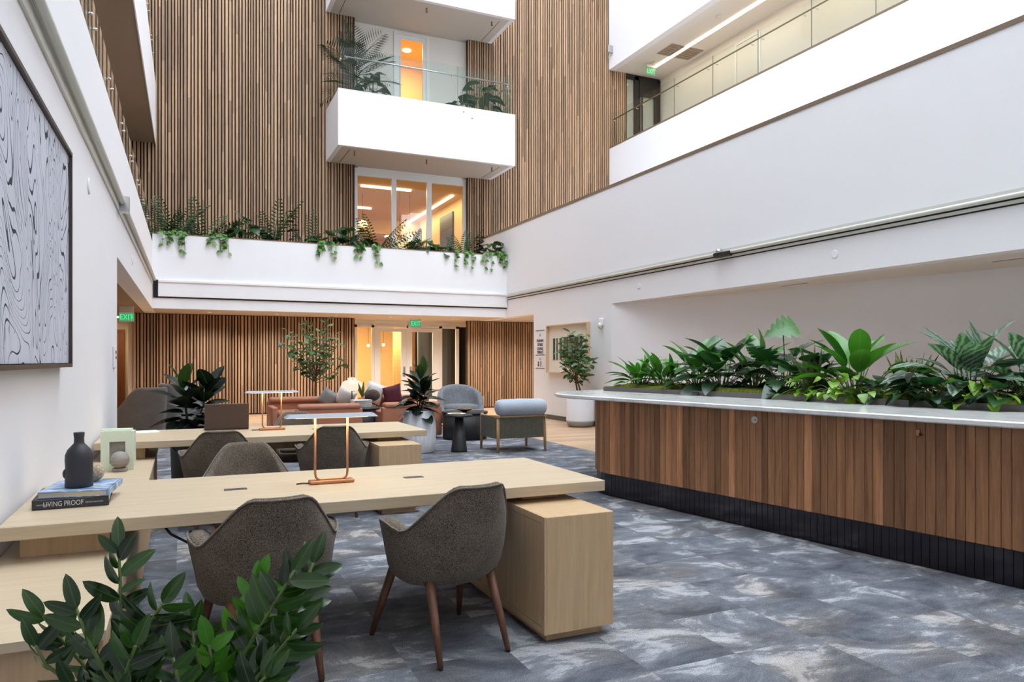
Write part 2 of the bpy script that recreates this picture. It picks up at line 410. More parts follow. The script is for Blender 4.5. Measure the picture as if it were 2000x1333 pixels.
# ---- planter front, track housing, soffit behind it
b = B().box(xl(YF), XR, YF, YF + .12, ZS, ZP).box(xl(YF), XR, YF + .75, YF + .82, 3.3, ZP).box(xl(YF), XR, YF + .12, YF + .75, 4.0, 4.1)
struct(b.build('wall_planter', white), 'white planter parapet across the back of the hall')
struct(B().box(xl(YF), XR, YF - .004, YF + .13, ZP, ZP + .025).build('trim_1', bronze))
b = B().box(xl(YF) + .01, 4.405, YF + .12, YB + .1, ZS, ZS + .2).box(4.405, XR, YF + .12, 21.45, ZS, ZS + .2).box(XR + .25, 12.5, 16.5, YB + .2, ZS, ZS + .2)
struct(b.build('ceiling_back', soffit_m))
struct(B().box(xl(YF), 12, YF + .8, 22, 3.1, 3.3).build('floor_upper_back', soffit_m))
soil = flat('dark_soil', (50, 40, 32), .95)
def rough_patch(name, x0, x1, y0, y1, z, amp, nx, ny, m, parent=None, freq=7):
    vs_, fs = [], []
    for i in range(nx + 1):
        for j in range(ny + 1):
            x = x0 + (x1 - x0) * i / nx; y = y0 + (y1 - y0) * j / ny
            e = min(1, min(i, nx - i, j * 2, (ny - j) * 2) / 2)
            vs_.append((x, y, z + amp * e * (.6 + noise.noise(Vector((x * freq, y * freq, 3))))))
    for i in range(nx):
        for j in range(ny):
            fs.append((i * (ny + 1) + j, (i + 1) * (ny + 1) + j, (i + 1) * (ny + 1) + j + 1, i * (ny + 1) + j + 1))
    return B().add(vs_, fs, True).build(name, m, parent)
o = stuff(rough_patch('planter_soil', xl(YF) + .02, XR - .02, YF + .125, YF + .745, 4.26, .03, 90, 8, soil)); o['label'] = 'dark soil filling the long white planter'; o['category'] = 'soil'
t = thing('shade_track', 'white housing box of the folding shade along the planter wall', 'shade track')
B().rbox(xl(YF) + .12, XR - .02, YF - .05, YF - .001, 2.9, 3.24, .006).build('housing', white, t)
B().rbox(xl(YF) + .12, XR - .02, YF - .075, YF - .001, 3.225, 3.285, .008).build('top_rail', white, t)
B().box(xl(YF) + .03, XR - .01, YF - .02, YF - .001, 2.872, 2.9).build('shadow_gap', groove, t)
B().box(xl(YF) + .02, xl(YF) + .12, YF - .03, YF - .001, 2.88, 3.28).build('end_slot', groove, t)
B().rbox(XR - .06, XR - .012, YF - .08, YF - .001, 2.9, 3.3, .004).build('end_plate', white, t)
t = thing('shade_track', 'aluminium shade track running up the long left wall', 'shade track')
b = B(); lbox(b, .001, .02, 2.2, YF - .1, 3.17, 3.34); b.build('track_plate', alu, t)
b = B(); b.tube([(xl(y) + .055, y, 3.27) for y in (2.2, YF - .12)], .032, 10); b.build('roller_tube', alu, t)
b = B(); lbox(b, .001, .012, 2.2, YF - .1, 3.34, 3.35); b.build('edge_strip', bronze, t)
b = B(); lbox(b, .02, .12, 9.55, 9.68, 3.16, 3.34); b.build('joint_clamp', steel, t)
t = thing('shade_track', 'aluminium shade track running along the long right wall', 'shade track')
B().box(XR - .02, XR - .001, YN, YF - .1, 3.195, 3.285).build('track_plate', alu, t)
B().tube([(XR - .05, YN, 3.21), (XR - .05, YF - .12, 3.21)], .03, 10).build('roller_tube', alu, t)
B().box(XR - .03, XR - .001, YN, YF - .1, 3.165, 3.185).build('dark_slot', groove, t)
B().box(XR - .028, XR - .001, YN, YF - .1, 3.128, 3.165).build('lower_lip', alu, t)
B().box(XR - .012, XR - .001, YN, YF - .1, 3.112, 3.124).build('shadow_gap', groove, t)
B().rbox(XR - .1, XR - .004, 9.35, 9.75, 3.15, 3.23, .01).build('joint_clamp', black, t)
B().lathe([(.05, 0), (.06, .02), (.05, .06)], 12).build('joint_disc', steel, t, (XR - .08, 9.62, 3.22))

# ---- back wall: backing panels and every slat
b = B()
zones = [(-1.14, 4.405, 0, ZS), (7.79, 10.3, 0, ZS), (-4.1, 4.405, 3.3, ZTOP), (7.79, 13.45, 3.3, ZTOP)]
for x0, x1, z0, z1 in zones: b.box(x0, x1, YB, YB + .12, z0, z1)
wall_back = struct(b.build('wall_back', slat_dark), 'wall of upright oak slats on a dark backing')
rs = random.Random(5); nsl = 0
slme = [B().rbox(-wd / 2, wd / 2, -.045, 0, 0, 1, .004).mesh('slat', slat_m) for wd in (.03, .044, .058)]
pats = [(2, .066), (0, .04), (1, .053), (2, .066), (1, .053), (0, .04), (1, .053)]
for x0, x1, z0, z1 in zones:
    x = x0 + .0 if x0 > -4 else -1.75
    k = 0
    zt = z1 - .012 if z1 < 3 else 14.2
    zb = z0 + .03 if z0 < 1 else (3.9 if x0 < 5 else 4.2)
    while x < x1 - .07:
        kind = rs.choice((2, 1, 1, 0, 2)); wd = (.03, .044, .058)[kind]
        inst('slat', slme[kind], wall_back, (x + wd / 2 + .008, YB, zb), (0, 0, 0), (1, 1, zt - zb)); nsl += 1
        x += wd + rs.uniform(.027, .038)
for x0, x1, z0, z1 in zones[:2]: B().box(x0, x1, YB - .02, YB - .001, .14, .17).build('cross_rail', slat_dark, wall_back)

# ---- right wall with niche, hallway mouth, flat cap
b = B().box(XR, XR + .25, 13.08, 16.8, 0, ZS).box(XR, XR + .25, YN, YB, ZS, ZR)
wall_right = struct(b.build('wall_right', white), 'long white wall with a recessed niche behind the counter')
nd = Vector((.2105, -1, 0)).normalized(); nn = Vector((1, .2105, 0)).normalized()
p0 = Vector((XR, 13.08, 0)); p1 = p0 + nd * 18.6; q = nn * .15
struct(B().prism([(p1.x, p1.y), ((p1 + q).x, (p1 + q).y), ((p0 + q).x, (p0 + q).y + .1), (p0.x, p0.y)], 0, ZS).build('wall_niche', white))
struct(B().box(XR + .25, 12.9, YN, 13.3, ZS, ZS + .2).build('ceiling_niche', white_warm))
struct(B().box(XR + .25, X2 + .1, YN, YB, ZR - .3, ZR - .02).build('ceiling_cap', white))
struct(B().box(XR - .012, XR + .3, YN, YB, ZR, ZR + .03).box(XR - .012, XR - .001, YN, YB, ZR - .03, ZR).build('trim_2', bronze))
struct(B().box(10.3, 10.5, 16.9, YB + .1, 0, ZS).box(XR + .25, 10.5, 16.7, 16.9, 0, ZS).build('wall_hall_right', white))
bbm = flat('grey_baseboard', (70, 67, 63), .5)
struct(B().rbox(XR - .014, XR - .001, 13.1, 16.8, 0, .11, .003).build('baseboard_right', bbm))
p1b = p1 - nn * .001
struct(B().prism([(p1b.x - .014, p1b.y), (p1b.x, p1b.y), (XR - .001, 13.08), (XR - .015, 13.07)], 0, .11).build('baseboard_niche', bbm))

# ---- upper gallery on the right
struct(B().box(X2, X2 + .2, YN, YB - .05, ZR - .02, 8.38).build('wall_upper_right', white), 'white parapet of the upper gallery')
struct(B().box(X2 - .004, X2 + .21, YN, YB - .05, 8.38, 8.43).build('trim_3', bronze))
struct(B().box(X2 + .2, 15.2, YN, 21, 8.0, 8.15).build('floor_upper_right', soffit_m))
struct(B().box(15.04, 15.2, YN, 21.1, 8.15, 11.3).build('wall_upper_corridor', white_warm))
b = B().box(13.4, 15.2, YN, 21.1, 11.15, 11.35)
struct(b.build('ceiling_upper_right', white_warm))
struct(B().box(X2 + .2, 13.4, YN, YB, 10.975, 11.4).build('trim_4', white_warm))
struct(B().box(X2 - .02, X2 + .2, YN, YB, 10.97, ZTOP).build('wall_top_right', white))
glass_run('glass_railing', 'glass balustrade of the upper right gallery with steel handrail', [(12.86, y) for y in (YB - .08, 18.816, 17.145, 15.474, 13.8, 12.135, 10.467, 8.8, 7.13)], 8.43, 9.55, -1, 9.3, None, .02, rail=bronze)
b = B().box(13.45, 15.04, 20.9, 21.0, 8.15, 11.15)
struct(b.build('wall_upper_end', white_warm))
t = struct(bpy.data.objects.new('door_1', None)); COL.objects.link(t)
B().box(13.42, 13.5, 20.83, 20.9, 8.15, 11.1).box(13.98, 14.16, 20.83, 20.9, 8.15, 11.1).box(14.95, 15.04, 20.83, 20.9, 8.15, 11.1).box(13.5, 15.0, 20.83, 20.9, 10.98, 11.14).build('frame', black, t)
B().box(14.16, 14.3, 20.8, 20.86, 8.17, 10.98).box(14.78, 14.95, 20.8, 20.86, 8.17, 10.98).box(14.3, 14.78, 20.8, 20.86, 10.45, 10.98).box(14.3, 14.78, 20.8, 20.86, 8.17, 8.4).build('leaf', black, t)
B().box(14.3, 14.78, 20.82, 20.83, 8.4, 10.45).build('pane', pane, t)
B().box(13.5, 13.98, 20.86, 20.87, 8.15, 10.98).build('sidelight', pane, t)
B().tube([(14.2, 20.74, 9.12), (14.78, 20.74, 9.08)], .03, 8).build('push_bar', black, t)
t = struct(bpy.data.objects.new('door_2', None)); COL.objects.link(t)
B().box(15.0, 15.04, 16.02, 16.1, 8.15, 10.88).box(15.0, 15.04, 17.0, 17.08, 8.15, 10.88).box(15.0, 15.04, 16.1, 17.0, 10.8, 10.88).build('frame', door_white, t)
B().box(15.015, 15.04, 16.11, 16.99, 8.17, 10.79).build('leaf', white_warm, t)
B().tube([(15.0, 16.2, 9.15), (14.96, 16.2, 9.15), (14.96, 16.32, 9.15)], .012, 6).build('handle', steel, t)
t = thing('ceiling_strip_light', 'long glowing strip light in the upper gallery ceiling', 'strip light')
B().box(14.15, 14.27, 2, 20.1, 11.13, 11.149).build('diffuser', strip_m, t)
for yy in (5, 11, 17): area('strip_glow', (14.21, yy, 11.1), (0, 0, 0), .12, 5.6, 48, (1, .84, .66), t)
vent_m = flat('vent_grille', (158, 142, 126), .7)
for k, (xa, xb) in enumerate(((13.5, 13.98), (14.02, 14.14), (14.3, 14.85))):
    t = thing('ceiling_vent', ('wide vent nearest the fascia in the upper gallery ceiling', 'narrow vent beside the strip light in the upper gallery ceiling', 'vent beyond the strip light in the upper gallery ceiling')[k], 'vent', (0, 0, 0), 0, 'vents in the upper gallery ceiling')
    B().box(xa, xb, 18.3, 19.1, 11.135, 11.149).build('backing', vent_m, t)
    for j in range(6): B().box(xa + .01, xb - .01, 18.36 + j * .125, 18.41 + j * .125, 11.12, 11.135).build('louvre', vent_m, t)
for k, (x, y) in enumerate(((13.95, 19.7), (13.75, 16.3))):
    t = thing('smoke_detector', ('smoke detector near the exit sign in the upper gallery', 'smoke detector midway along the upper gallery ceiling')[k], 'detector', (x, y, 11.09))
    B().lathe([(.05, 0), (.075, .02), (.08, .059)], 14).build('body', white_warm, t)
def exit_sign(loc, rz, label, face, lit, sc=1.0, arrow=True, drop=.16):
    t = thing('exit_sign', label, 'exit sign', loc, rz)
    B().rbox(-.17 * sc, .17 * sc, -.012, .012, -.11 * sc, .11 * sc, .004).build('panel', face, t)
    B().rbox(-.16 * sc, .16 * sc, -.03, .03, .11 * sc, drop, .004).build('canopy', white_warm, t)
    text('lettering', 'EXIT', .19 * sc, lit, t, frame4((0, -.0135, -.005), (1, 0, 0), (0, 0, 1)), .001, sx=.78)
    if arrow: B().add([(.125 * sc, -.014, .03 * sc), (.125 * sc, -.014, -.03 * sc), (.155 * sc, -.014, 0)], [(0, 1, 2)]).build('arrow', lit, t)
    return t
pale_panel = glow('exit_panel', (150, 240, 190), .35)
exit_sign((13.95, 19.85, 10.9), 0, 'green exit sign hanging in the upper right gallery', pale_panel, exit_green, 1.1, False, .24)
t = thing('flood_light', 'small grey flood light at the corner of the slat wall', 'light', (X2 - .1, YB - .1, 11.45))
B().rbox(-.09, .09, -.2, -.12, -.02, .22, .01).build('head', steel, t); B().tube([(0, -.12, .1), (.06, .0, .0), (.075, .06, -.1)], .02, 6).build('arm', white, t)

# ---- wall behind the camera and solid strips that close the hall
struct(B().box(-.8, 13, YN - .3, YN, 0, ZTOP).build('wall_front', white))
struct(B().box(-4.3, xl(0) - .25, YN - .3, YN, 0, ZTOP).build('wall_front_gallery', white))

# ---- central bay: lower doors, window, balconies
XA, XB = 4.405, 7.79
YD = 21.4
struct(B().box(XA - .1, XA - .002, YB, YD + .1, 0, ZS).build('wall_bay_left', white_warm))
struct(B().box(XB + .36, XB + .46, YB + .12, YD + .1, 0, ZS).prism([(XB + .002, YB), (XB + .1, YB), (XB + .44, YD), (XB + .37, YD)], 0, ZS).build('wall_bay_right', white_warm))
struct(B().box(XA, XB + .5, YD - .02, YD + .06, 2.485, ZS).build('wall_door_head', white_warm))
t = struct(bpy.data.objects.new('door_3', None)); COL.objects.link(t); t['label'] = 'pair of white glazed doors with sidelights'
fr = B()
for xa, xb in ((4.41, 4.66), (5.10, 5.17), (6.165, 6.21), (7.19, 7.29), (7.745, 7.84)): fr.box(xa, xb, YD - .04, YD + .05, 0, 2.485)
fr.box(4.41, 7.84, YD - .04, YD + .05, 2.42, 2.485).box(4.66, 5.1, YD - .03, YD + .04, 0, .12).box(7.29, 7.745, YD - .03, YD + .04, 0, .12)
fr.build('frame', door_white, t)
for k, (xa, xb, g0, g1) in enumerate(((5.17, 6.18, 5.36, 6.0), (6.2, 7.2, 6.335, 6.99))):
    lf = B().box(xa + .01, g0, YD - .03, YD + .03, .01, 2.41).box(g1, xb - .01, YD - .03, YD + .03, .01, 2.41).box(g0, g1, YD - .03, YD + .03, 2.3, 2.41).box(g0, g1, YD - .03, YD + .03, .01, .25).build('door_leaf', door_white, t)
    B().box(g0, g1, YD - .006, YD + .006, .25, 2.3).build('pane', pane, lf)
    hx = xb - .09 if k == 0 else xa + .09
    B().rbox(hx - .03, hx + .03, YD - .045, YD - .03, .95, 1.25, .004).tube([(hx, YD - .05, 1.03), (hx, YD - .09, 1.03), (hx + (-.14 if k == 0 else .14), YD - .09, 1.03)], .012, 6).build('handle', steel, lf)
for xa, xb in ((4.66, 5.1), (7.29, 7.745)): B().box(xa, xb, YD - .005, YD + .005, .12, 2.42).build('sidelight', pane, t)
exit_sign((6.12, 20.3, 2.5), 0, 'green exit sign over the white double doors', pale_panel, exit_green, .95, False, .128)
exit_sign((-1.115, 17.9, 2.38), 0, 'green exit sign hanging in the left hallway beside the slats', pale_panel, exit_green, .86, True, .248)
# corridor beyond the doors
warm_wall = paint('honey_wall', (238, 208, 150))
warm_dark = paint('honey_panel', (196, 150, 92))
grey_wall = paint('slate_wall', (92, 92, 92))
struct(B().box(3.2, 7.0, 25.6, 25.8, 0, 3).box(3.2, 3.4, YD, 25.8, 0, 3).build('wall_corridor', warm_wall))
struct(B().box(7.0, 7.1, 23.6, 25.8, 0, 3).build('wall_corridor_return', warm_dark)); struct(B().box(7.0, 9.4, 25.0, 25.2, 0, 3).box(9.2, 9.4, YD, 25, 0, 3).build('wall_corridor_right', grey_wall))
struct(B().box(3.2, 9.4, YD + .05, 25.8, 2.7, 2.85).build('ceiling_corridor', white_warm))
struct(B().box(6.25, 6.75, 23.2, 23.3, 0, 2.7).build('wall_corridor_pier', warm_dark)); struct(B().box(4.9, 5.1, 23.8, 23.9, 0, 2.7).build('wall_corridor_fin', warm_dark)); struct(B().box(7.55, 8.5, 24.0, 24.1, 0, 2.7).box(6.9, 7.25, 22.6, 22.7, 0, 2.7).build('wall_corridor_dark', grey_wall))
for k, (x, y) in enumerate(((4.6, 23.2), (5.9, 22.6))):
    t = thing('recessed_light', ('recessed ceiling light behind the sidelight by the slats', 'recessed ceiling light behind the white double doors')[k], 'light', (x, y, 2.68))
    B().lathe([(.09, 0), (.1, .005), (.1, .02)], 16).build('lens', strip_m, t); area('lens_glow', (0, 0, -.01), (0, 0, 0), .5, .5, 150, (1, .84, .60), t)
for k, (x, y, z) in enumerate(((5.75, 24.6, 1.95), (6.35, 24.9, 1.98), (6.6, 24.4, 2.02))):
    t = thing('pendant_light', ('small glowing pendant seen through the glass door, beside the door stile', 'small glowing pendant seen through the glass door, middle one', 'small glowing pendant seen through the glass door, nearest the lock')[k], 'pendant', (x, y, z), 0, 'pendants beyond the double doors')
    B().ball((0, 0, 0), .05, seg=12, rings=8).build('globe', strip_m, t); B().tube([(0, 0, .04), (0, 0, 2.7 - z)], .006, 6).build('cord', black, t)

# window on the first floor
t = struct(bpy.data.objects.new('window_1', None)); COL.objects.link(t); t['label'] = 'three-pane white window glowing warm behind the planter'
YW = 20.65
B().box(XA, 4.51, YW - .05, YW + .06, 3.3, 6.9).box(5.50, 5.64, YW - .04, YW + .05, 3.5, 6.7).box(6.565, 6.71, YW - .04, YW + .05, 3.5, 6.7).box(7.70, XB, YW - .05, YW + .06, 3.3, 6.9).box(4.51, 7.7, YW - .05, YW + .06, 6.69, 6.93).box(4.51, 7.7, YW - .05, YW + .06, 3.3, 3.55).build('frame', door_white, t)
for xa, xb in ((4.51, 5.5), (5.64, 6.565), (6.71, 7.7)): B().box(xa, xb, YW, YW + .012, 3.55, 6.69).build('pane', pane, t)
room = paint('honey_ceiling', (216, 182, 130))
struct(B().box(2.6, 8.6, YW + .1, 32, 6.74, 6.9).build('ceiling_room', room)); struct(B().box(8.3, 8.5, YW + .1, 32, 3.3, 6.8).box(2.4, 8.5, 31.8, 32, 3.3, 6.8).box(2.4, 2.6, YW + .1, 32, 3.3, 6.8).build('wall_room', warm_wall)); struct(B().box(2.4, 8.5, YW + .1, 32, 3.2, 3.3).build('floor_room', warm_dark))
struct(B().box(2.6, 8.3, 27.0, 27.2, 6.2, 6.74).build('trim_room_beam', room))
dkd = flat('dark_door', (58, 52, 48), .4)
for k, (ya, yb_) in enumerate(((23.1, 24.4), (26.7, 28.1))):
    t = struct(bpy.data.objects.new('door_%d' % (4 + k), None)); COL.objects.link(t)
    B().box(8.24, 8.3, ya, yb_, 3.3, 6.45).build('leaf', dkd, t); B().box(8.23, 8.26, ya + .15, yb_ - .15, 3.5, 5.6).build('panel', grey_wall, t)
    B().tube([(8.24, ya + .1, 4.3), (8.18, ya + .1, 4.3), (8.18, ya + .22, 4.3)], .012, 6).build('handle', steel, t)
for k, (lab, xa, xb, ya, yb_) in enumerate((('glowing strip light across the room behind the window, upper one', 4.9, 6.45, 21.85, 21.95), ('glowing strip light deeper in the room behind the window', 4.0, 5.95, 25.0, 25.1), ('slanting run of light strip leading back inside the window', 7.83, 7.9, 22.0, 30.5))):
    t = thing('ceiling_strip_light', lab, 'strip light'); B().box(xa, xb, ya, yb_, 6.69, 6.735).build('diffuser', strip_m, t)
    area('strip_glow', ((xa + xb) / 2, (ya + yb_) / 2, 6.68), (0, 0, 0), max(xb - xa, .1), max(yb_ - ya, .1), 75, (1, .78, .48), t)
for k, (x, y, z, r) in enumerate(((5.2, 23.0, 5.75, .15), (6.55, 22.4, 5.35, .12), (6.2, 22.3, 5.1, .13))):
    t = thing('pendant_light', ('round globe pendant by the slat end of the window', 'round globe pendant high in the middle of the window', 'round globe pendant low behind the planter leaves')[k], 'pendant', (x, y, z), 0, 'globe pendants behind the window')
    B().ball((0, 0, 0), r, seg=14, rings=9).build('globe', cream_shade, t); B().tube([(0, 0, r * .9), (0, 0, 6.73 - z)], .006, 6).build('cord', black, t)

struct(B().box(XA - .05, XA, YB + .12, 20.82, 3.3, ZTOP).box(XB, XB + .05, YB + .12, 20.82, 3.3, ZTOP).build('wall_bay_returns', white_warm))
# balconies
def balcony(z0, z1, glass_, up):
    x0, x1, yf = 3.60, 8.55, 18.7
    b = B().box(x0, x1, yf, yf + .12, z0, z1).box(x0, x0 + .12, yf + .12, YB - .05, z0, z1).box(x1 - .12, x1, yf + .12, YB - .05, z0, z1)
    o = struct(b.build('wall_balcony_upper' if up else 'wall_balcony', white), 'white boxed balcony parapet'); 
    f = B().box(x0 + .12, x1 - .12, yf + .12, YB - .05, z0 + .0, z0 + .2).box(XA, XB, YB - .05, 20.75, z0, z0 + .2).build('ceiling_balcony_upper' if up else 'ceiling_balcony', soffit_m); struct(f)
    struct(B().box(x0 + .12, x1 - .12, yf + .12, YB - .05, z0 + .2, z0 + .35).build('floor_balcony_upper' if up else 'floor_balcony', soffit_m))
    B().box(x0 + .35, x0 + .365, yf + .3, YB - .1, z0 - .002, z0 + .001).box(x1 - .365, x1 - .35, yf + .3, YB - .1, z0 - .002, z0 + .001).build('soffit_joint', groove, f)
    for k, x in enumerate((4.1, 6.07, 8.0)):
        t = thing('sprinkler', ('sprinkler head under the %s balcony, towards the side face', 'sprinkler head under the middle of the %s balcony', 'sprinkler head under the %s balcony by its outer corner')[k] % ('upper' if up else 'lower'), 'sprinkler', (x, 19.1, z0 - .1))
        B().tube([(0, 0, .0), (0, 0, .1)], .02, 6).build('pipe', bronze, t); B().lathe([(.012, -.03), (.035, -.012), (.012, 0)], 8).build('head', bronze, t)
    if glass_:
        struct(B().box(x0 - .003, x1 + .003, yf - .003, yf + .125, z1, z1 + .03).build('trim_5', alu))
        glass_run('glass_railing', 'glass balustrade along the front of the lower balcony', [(x0 + .06, yf + .06), (5.23, yf + .06), (6.85, yf + .06), (x1 - .06, yf + .06)], z1, z1 + 1.13, 1, z1 + .9, None, .02)
        glass_run('glass_railing', 'glass side panel of the balcony above its beige side face', [(x0 + .06, yf + .16), (x0 + .06, YB - .1)], z1, z1 + 1.13, -1, z1 + .9)
        glass_run('glass_railing', 'glass side panel of the balcony next to the wide slat wall', [(x1 - .06, yf + .16), (x1 - .06, YB - .1)], z1, z1 + 1.13, 1, z1 + .9)
balcony(6.93, 8.35, True, False); balcony(11.07, 12.5, False, True)
struct(B().box(XA, 5.58, 20.7, 20.82, 6.9, 11.1).box(6.66, XB, 20.7, 20.82, 6.9, 11.1).box(5.58, 6.66, 20.7, 20.82, 11.0, 11.1).build('wall_bay_upper', white_warm))
struct(B().box(XA, XB, 20.7, 20.82, 11.1, ZTOP).build('wall_bay_top', white_warm))
t = struct(bpy.data.objects.new('door_6', None)); COL.objects.link(t)
B().box(5.58, 5.68, 20.66, 20.76, 7.1, 11.0).box(6.56, 6.66, 20.66, 20.76, 7.1, 11.0).box(5.68, 6.56, 20.66, 20.76, 10.95, 11.0).build('frame', door_white, t)
lf = B().box(5.68, 5.80, 20.69, 20.75, 7.12, 10.95).box(6.46, 6.56, 20.69, 20.75, 7.12, 10.95).box(5.8, 6.46, 20.69, 20.75, 10.83, 10.95).box(5.8, 6.46, 20.69, 20.75, 7.12, 7.4).build('door_leaf', door_white, t)
B().box(5.8, 6.46, 20.715, 20.725, 7.4, 10.83).build('pane', pane, lf)
B().tube([(6.5, 20.69, 9.0), (6.5, 20.63, 9.0), (6.38, 20.63, 9.0)], .014, 6).build('handle', steel, lf)
struct(B().box(5.0, 7.4, 23.4, 23.5, 7.1, 11.1).box(5.0, 5.1, 20.85, 23.4, 7.1, 11.1).box(7.3, 7.4, 20.85, 23.4, 7.1, 11.1).build('wall_balcony_room', warm_wall)); struct(B().box(5, 7.4, 20.83, 23.5, 11.1, 11.2).build('ceiling_balcony_room', room))
t = thing('recessed_light', 'round ceiling light glowing behind the balcony door', 'light', (6.35, 22.0, 11.07)); B().lathe([(.12, 0), (.13, .01), (.13, .03)], 18).build('lens', strip_m, t); area('lens_glow', (0, 0, -.02), (0, 0, 0), .6, .6, 90, (1, .72, .4), t)

# ---- recessed fill lights added to brighten the slats and doors under the low ceilings
for k, (x, y, lab) in enumerate(((.6, 19.5, 'towards the left beam'), (2.2, 19.5, 'above the leafy ficus'), (3.7, 19.5, 'beside the glazed doors, slat side'), (5.2, 19.6, 'in front of the first door leaf'), (7.0, 19.6, 'in front of the second door leaf'), (8.6, 19.2, 'at the mouth of the right hallway'), (-2.2, 12.5, 'near end of the left hallway'), (-2.2, 17.5, 'middle of the left hallway'), (9.6, 18.6, 'inside the right hallway'))):
    t = thing('recessed_light', 'added recessed fill light ' + lab, 'light', (x, y, ZS - .012), 0, 'added fill lights under the low ceiling')
    B().lathe([(.03, .004), (.038, 0), (.042, .0118)], 14).build('lens', fill_lens_m, t); spot('lens_glow', (0, 0, -.04), 185, (1, .92, .82), t)
# ---- left hallway end
struct(B().box(-6.5, -1.15, 23.6, 23.8, 0, ZS).box(-1.24, -1.14, YB, 23.6, 0, ZS).build('wall_hall_end', tan_wall))
t = struct(bpy.data.objects.new('door_7', None)); COL.objects.link(t); B().box(-2.6, -1.6, 23.53, 23.6, 0, 2.25).build('leaf', door_brown, t); B().box(-2.68, -2.6, 23.5, 23.6, 0, 2.32).box(-1.6, -1.52, 23.5, 23.6, 0, 2.32).box(-2.6, -1.6, 23.5, 23.6, 2.25, 2.32).build('frame', door_brown, t); B().tube([(-2.5, 23.53, 1.0), (-2.5, 23.46, 1.0), (-2.36, 23.46, 1.0)], .012, 6).build('handle', steel, t)
t = thing('ceiling_strip_light', 'small strip light above the brown door in the left hallway', 'strip light'); B().box(-2.3, -1.5, 22.3, 22.5, 2.6, 2.629).build('diffuser', strip_m, t); area('strip_glow', (-1.9, 22.4, 2.59), (0, 0, 0), .7, .2, 22, (1, .8, .56), t)
red = flat('alarm_red', (190, 30, 30), .4)
t = thing('fire_alarm', 'small red fire alarm by the brown door', 'fire alarm', (-1.32, 23.55, 2.05)); B().rbox(-.06, .06, -.02, .02, -.1, .1, .006).build('body', red, t); B().rbox(-.03, .03, -.035, -.02, -.02, .05, .004).build('strobe', white, t)

for k, (x, y, lab) in enumerate(((8.75, 8.6, 'thin slot diffuser in the niche ceiling above the broad leaves'), (8.9, 5.35, 'thin slot diffuser in the niche ceiling at the right edge'))):
    t = thing('slot_diffuser', lab, 'vent', (x, y, ZS - .006)); B().box(-.04, .04, -.3, .3, 0, .0059).build('frame', white, t); B().box(-.02, .02, -.28, .28, -.001, 0).build('slot', groove, t)
# ---- small wall fittings
t = thing('switch_panel', 'small white control panel at the end of the left wall', 'switch', (xl(9.12) + .001, 9.12, 1.47)); B().rbox(0, .02, -.1, .1, -.12, .12, .004).build('plate', white, t)
for z in (.04, -.02): B().box(.02, .026, -.03, .03, z, z + .03).build('button', black, t)
for k, (x, y, z, lab) in enumerate(((xl(6.9), 6.9, 2.87, 'faint round cover on the left wall above the drawing frame'), (xl(12.0), 12.0, 2.9, 'faint round cover on the left beam over the hallway mouth'))):
    t = thing('wall_cover', lab, 'cover', (x, y, z), 0); o = B().lathe([(.07, 0), (.07, .006), (.05, .012)], 16).build('disc', white, t); o.rotation_euler = (0, R(90), 0)
for k, (y, lab) in enumerate(((7.33, 'round white cover on the wall above the counter plants'), (12.06, 'round white cover on the wall near the start of the niche'), (17.6, 'round white cover high on the wall by the planter corner'))):
    t = thing('wall_cover', lab, 'cover', (XR, y, 2.9)); o = B().lathe([(.06, 0), (.06, .006), (.045, .012)], 16).build('disc', white, t); o.rotation_euler = (0, R(-90), 0)
t = thing('motion_sensor', 'white motion sensor on the wall above the potted tree', 'sensor', (XR - .005, 13.45, 2.2)); B().rbox(-.05, .005, -.07, .07, -.02, .14, .02, 2).build('body', white, t); B().ball((-.05, 0, -.02), .055, .055, .07, seg=12, rings=8).build('lens', alu, t)
# wall directory lettering
ink = flat('sign_ink', (70, 70, 72), .7)
t = thing('wall_directory', 'small wall directory lettering beside the hallway opening', 'sign', (XR - .001, 16.42, 0))
for z in (2.19, 1.573, 1.235): B().box(-.004, 0, -.25, .25, z - .008, z + .008).build('rule', ink, t)
for z, s in ((2.06, '\u2191'), (1.93, 'TRAINING'), (1.83, 'FITNESS'), (1.73, 'LOUNGE'), (1.64, 'TERRACE'), (1.47, '\u2193')):
    text('lettering', s, .1, ink, t, frame4((-.004, 0, z), (0, -1, 0), (0, 0, 1)), .002, sx=.85)
B().ball((-.004, .1, 1.385), .003, .03, .03, 10, 6).box(-.005, 0, .065, .135, 1.29, 1.35).box(-.005, 0, -.02, .0, 1.28, 1.42).build('restroom_icon', ink, t)
B().add([(-.004, -.05, 1.42), (-.004, -.07, 1.42), (-.004, -.13, 1.28), (-.004, -.11, 1.28)], [(0, 1, 2, 3)]).build('stair_icon', ink, t)
